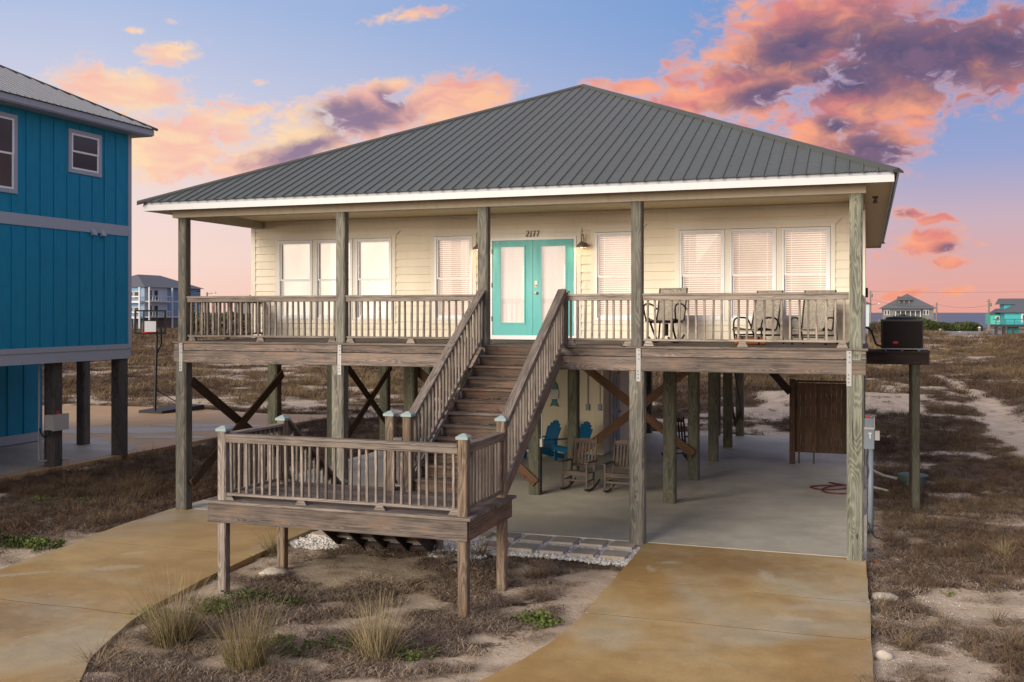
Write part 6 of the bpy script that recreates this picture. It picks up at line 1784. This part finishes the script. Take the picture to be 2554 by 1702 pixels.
# white gravel round the stepping stones and under the stairs
cg = bpy.data.collections.new('pebbles')
for k in range(4):
    V_ = []; F_ = []
    import itertools
    q = [Vector(p).normalized() for p in itertools.product((-1, 1), repeat=3)] + [Vector(p) for p in ((1, 0, 0), (-1, 0, 0), (0, 1, 0), (0, -1, 0), (0, 0, 1), (0, 0, -1))]
    q = [Vector((p.x * rs.uniform(.8, 1.2) * 1.25, p.y * rs.uniform(.8, 1.2), p.z * rs.uniform(.6, 1.0) * 0.75)) for p in q]
    F_ = [(8, 4, 5), (8, 5, 7), (8, 7, 6), (8, 6, 4), (9, 0, 2), (9, 2, 3), (9, 3, 1), (9, 1, 0), (10, 2, 6), (10, 6, 7), (10, 7, 3), (10, 3, 2), (11, 0, 1), (11, 1, 5), (11, 5, 4), (11, 4, 0), (12, 1, 3), (12, 3, 7), (12, 7, 5), (12, 5, 1), (13, 0, 4), (13, 4, 6), (13, 6, 2), (13, 2, 0)]
    proto(cg, 'pebble_%d' % k, (q, F_), 'gravel_stone')
n = 20000
x = rs.uniform(-9.55, -3.58, n); y = rs.uniform(15.2, 17.36, n)
e = 15.95 + 0.22 * (fbm(x * 1.3, x * 0, 3, 3) - 0.5)
hill = np.hypot((x + 8.95) / 0.62, (y - 15.75) / 0.42)
inside = ((y > e) & (x > -6.9)) | ((y > e + 0.1) & (x > -9.5) & (x < -6.85)) | (hill < 1) | ((np.hypot((x + 6.4) / 0.5, (y - 15.7) / 0.35) < 1))
inside &= (rs.uniform(0, 1, n) < 0.85)
x, y = x[inside], y[inside]; n = len(x)
z = gz(x, y); z = np.maximum(z, -0.085) + rs.uniform(0, 0.022, n)
scatter('white_gravel', cg, np.stack([x, y, z], 1), rs.uniform(0.014, 0.032, n), rs.uniform(0, 6.28, n), rs.integers(0, 4, n), 'white pebbles laid between the stepping stones', rs.uniform(-1, 1, (n, 2)))
# grey gravel and stones along the right drive
n = 3600
x = 0.05 + np.abs(rs.normal(0, 0.55, n)); y = rs.uniform(8.5, 18.5, n)
kk = rs.uniform(0, 1, n) < 0.25 + 0.75 * sst(fbm(x * 1.2, y * 1.2, 9), 0.42, 0.6); x, y = x[kk], y[kk]; n = len(x)
scatter('grey_gravel', cg, np.stack([x, y, gz(x, y) + 0.004], 1), rs.uniform(0.004, 0.008, n), rs.uniform(0, 6.28, n), rs.integers(0, 4, n), 'loose grey gravel beside the right driveway', rs.uniform(-1, 1, (n, 2)))

# ornamental grass tufts
def tuft(x, y, h, n, spread, lean, label, w=0.0035, dry_mat='tuft_grass'):
    z = gzf(x, y)
    t = thing('grass_tuft', (x, y, z), label, 'grass', 'grass tufts in the bed')
    M = WM[t.name]
    r2 = np.random.default_rng(int(abs(x * 1000)))
    V1, F1 = blades(int(n * 0.5), h * 0.66, spread, lean, w * 1.25, r2, 4, 0.5, 0.55)
    MB().add(V1, F1).build('green_blades', 'tuft_base', t, M)
    V1, F1 = blades(n, h, spread * 0.9, lean * 0.92, w, r2, 5, 0.40, 0.58)
    MB().add(V1, F1).build('dry_blades', dry_mat, t, M)
    V1, F1 = blades(int(n * 0.5), h * 0.55, spread * 1.2, lean * 2.6, w, r2, 4, 0.9, 0.8)
    MB().add(V1, F1).build('fallen_blades', dry_mat, t, M)
tuft(-7.98, 10.45, 1.0, 430, 0.23, 0.42, 'tall tan grass tuft beside the left driveway, leftmost of the big tufts')
tuft(-6.65, 10.0, 0.92, 420, 0.21, 0.32, 'tall tan grass tuft, middle of the three big tufts in the bed')
tuft(-5.41, 10.8, 0.86, 400, 0.20, 0.36, 'yellow green grass tuft in front of the landing, rightmost of the three big tufts')
tuft(-9.38, 14.9, 0.60, 110, 0.12, 0.75, 'small wispy grass tuft at the driveway edge behind the landing')
tuft(-4.77, 14.9, 0.40, 130, 0.16, 0.8, 'low brown dome of dry grass right of the landing legs', dry_mat='rust_weed')
tuft(-6.05, 15.8, 0.45, 110, 0.12, 0.6, 'dark dry grass tuft under the right end of the landing', dry_mat='rust_weed')
tuft(2.1, 18.5, 0.42, 120, 0.10, 0.55, 'golden grass tuft on the sand at the right edge')
# green plants
def green(x, y, rx, ry, h, n, label, s=0.028):
    z = gzf(x, y)
    t = thing('green_plant', (x, y, z), label, 'plant', 'green plants on the sand')
    M = WM[t.name]
    r2 = np.random.default_rng(int(abs(x * 977 + y * 31)))
    V_ = []; F_ = []; S_ = MB()
    for _ in range(max(6, n // 12)):
        a = r2.uniform(0, 6.283); r = math.sqrt(r2.uniform(0, 1))
        p = Vector((rx * r * math.cos(a), ry * r * math.sin(a), 0)); tip = p * 1.15 + Vector((r2.normal(0, .05), r2.normal(0, .05), h * (1 - 0.5 * r) * r2.uniform(.5, 1)))
        S_.tube([p * 0.7, p.lerp(tip, .5) + Vector((0, 0, .01)), tip], [0.006, 0.005, 0.003], 4, False)
        for k in range(12):
            q = p.lerp(tip, r2.uniform(0.3, 1.05)) + Vector((r2.normal(0, .03), r2.normal(0, .03), r2.normal(0, .015)))
            d = Vector((r2.normal(0, 1), r2.normal(0, 1), r2.normal(0.35, .5))).normalized(); sd = d.orthogonal().normalized()
            sd = (sd + d.cross(sd) * r2.normal(0, .8)).normalized(); L = s * r2.uniform(.6, 1.4)
            b = len(V_); V_ += [q, q + d * L * .5 + sd * L * .42, q + d * L, q + d * L * .5 - sd * L * .42]; F_.append((b, b + 1, b + 2, b + 3))
    MB().add(V_, F_).build('leaves', 'green_leaf', t, M)
    S_.build('stems', 'rust_weed', t, M)
green(-14.1, 13.95, 0.55, 0.28, 0.18, 700, 'wide green creeping plant on the sand at the left edge', 0.045)
green(-13.4, 14.0, 0.40, 0.22, 0.20, 480, 'bushy green plant on the sand beside the left driveway', 0.045)
green(-8.3, 11.7, 0.35, 0.30, 0.26, 620, 'green leafy plant between the two left grass tufts', 0.035)
green(-8.15, 12.35, 0.30, 0.16, 0.22, 320, 'green leafy plant at the foot of the front left landing leg', 0.035)
green(-8.95, 11.25, 0.32, 0.22, 0.16, 360, 'trailing green plant overhanging the left driveway edge', 0.03)
green(-6.55, 10.7, 0.34, 0.24, 0.20, 560, 'dark green low plant between the middle and right grass tufts', 0.032)
green(-6.0, 10.95, 0.26, 0.2, 0.2, 380, 'green low plant just left of the rightmost big grass tuft', 0.032)
green(-5.0, 10.95, 0.24, 0.18, 0.18, 380, 'dark green round plant just right of the rightmost big grass tuft', 0.030)
green(-4.05, 12.65, 0.26, 0.16, 0.20, 360, 'bright green plant on the litter left of the right driveway', 0.045)
green(-7.5, 12.3, 0.2, 0.14, 0.2, 200, 'small green plant under the landing front edge', 0.034)
green(1.6, 18.55, 0.22, 0.14, 0.10, 170, 'small dark green plant on the sand right of the house, upper one', 0.03)
green(1.36, 17.9, 0.16, 0.10, 0.08, 120, 'small dark green plant on the sand right of the house, lower one', 0.03)
green(1.1, 15.9, 0.10, 0.08, 0.08, 80, 'tiny green plant on the sand near the pale rock', 0.025)
green(-16.4, 17.2, 0.30, 0.2, 0.16, 200, 'green plant in the dry grass below the blue house', 0.04)
green(-15.5, 17.5, 0.35, 0.15, 0.16, 180, 'straggling green plant in the dry grass left of the corner piling', 0.04)

# far thickets
ct = bpy.data.collections.new('thicket_clumps')
def leafball(n, r, s, rs):
    V_ = []; F_ = []
    for _ in range(n):
        a = rs.uniform(0, 6.283); cz = rs.uniform(-0.3, 1); q = (rs.uniform(0.35, 1)) ** 0.5 * r
        p = Vector((math.cos(a) * math.sqrt(1 - cz * cz), math.sin(a) * math.sqrt(1 - cz * cz), cz * 0.8)) * q
        d = (p.normalized() + Vector((rs.normal(0, .7), rs.normal(0, .7), rs.normal(0, .7)))).normalized(); sd = d.orthogonal().normalized(); L = s * rs.uniform(.5, 1.3)
        b = len(V_); V_ += [p, p + d * L * .5 + sd * L * .4, p + d * L, p + d * L * .5 - sd * L * .4]; F_.append((b, b + 1, b + 2, b + 3))
    return V_, F_
for k in range(3): proto(ct, 'a_leaf_%d' % k, leafball(240, 0.9, 0.34, rs), 'thicket_leaf')
for k in range(2): proto(ct, 'b_brown_%d' % k, leafball(160, 0.9, 0.30, rs), 'thicket_brown')
def thicket(name, label, polyfn, n, hfn, brown=0.1, smin=0.8, smax=1.6):
    P = []; S = []; I = []
    for _ in range(n):
        x, y = polyfn(); h = hfn(x, y)
        if h <= 0: continue
        P.append((x, y, gzf(x, y) + rs.uniform(0, 1) ** 0.7 * h * 0.8)); S.append(rs.uniform(smin, smax) * (0.6 + 0.2 * h)); I.append(3 + rs.integers(0, 2) if rs.uniform() < brown else rs.integers(0, 3))
    scatter(name, ct, np.array(P), np.array(S), rs.uniform(0, 6.28, len(P)), np.array(I), label)
def hr(x, y):
    u = x / y
    return 0.7 + 1.5 * math.exp(-((u - 0.034) / 0.016) ** 2) + 0.6 * float(vnoise(x * 0.3, y * 0.1, 4))
thicket('shrub_thicket', 'dark green thicket of shrubs behind the road at right', lambda: ((lambda y: (rs.uniform(-0.004, 0.092) * y, y))(rs.uniform(238, 262))), 1500, hr)
thicket('far_tree_belt', 'dark belt of trees and shrubs seen through the porch rail at left', lambda: ((lambda y: (rs.uniform(-0.74, -0.60) * y, y))(rs.uniform(150, 172))), 1300, lambda x, y: 1.5 + 3.0 * float(vnoise(x * 0.12, y * 0.12, 6)), brown=0.45)
thicket('near_shrub', 'grey brown bare shrubs by the utility pole', lambda: (rs.uniform(0.2, 4.5), rs.uniform(196, 204)), 60, lambda x, y: 1.8, brown=1.0)
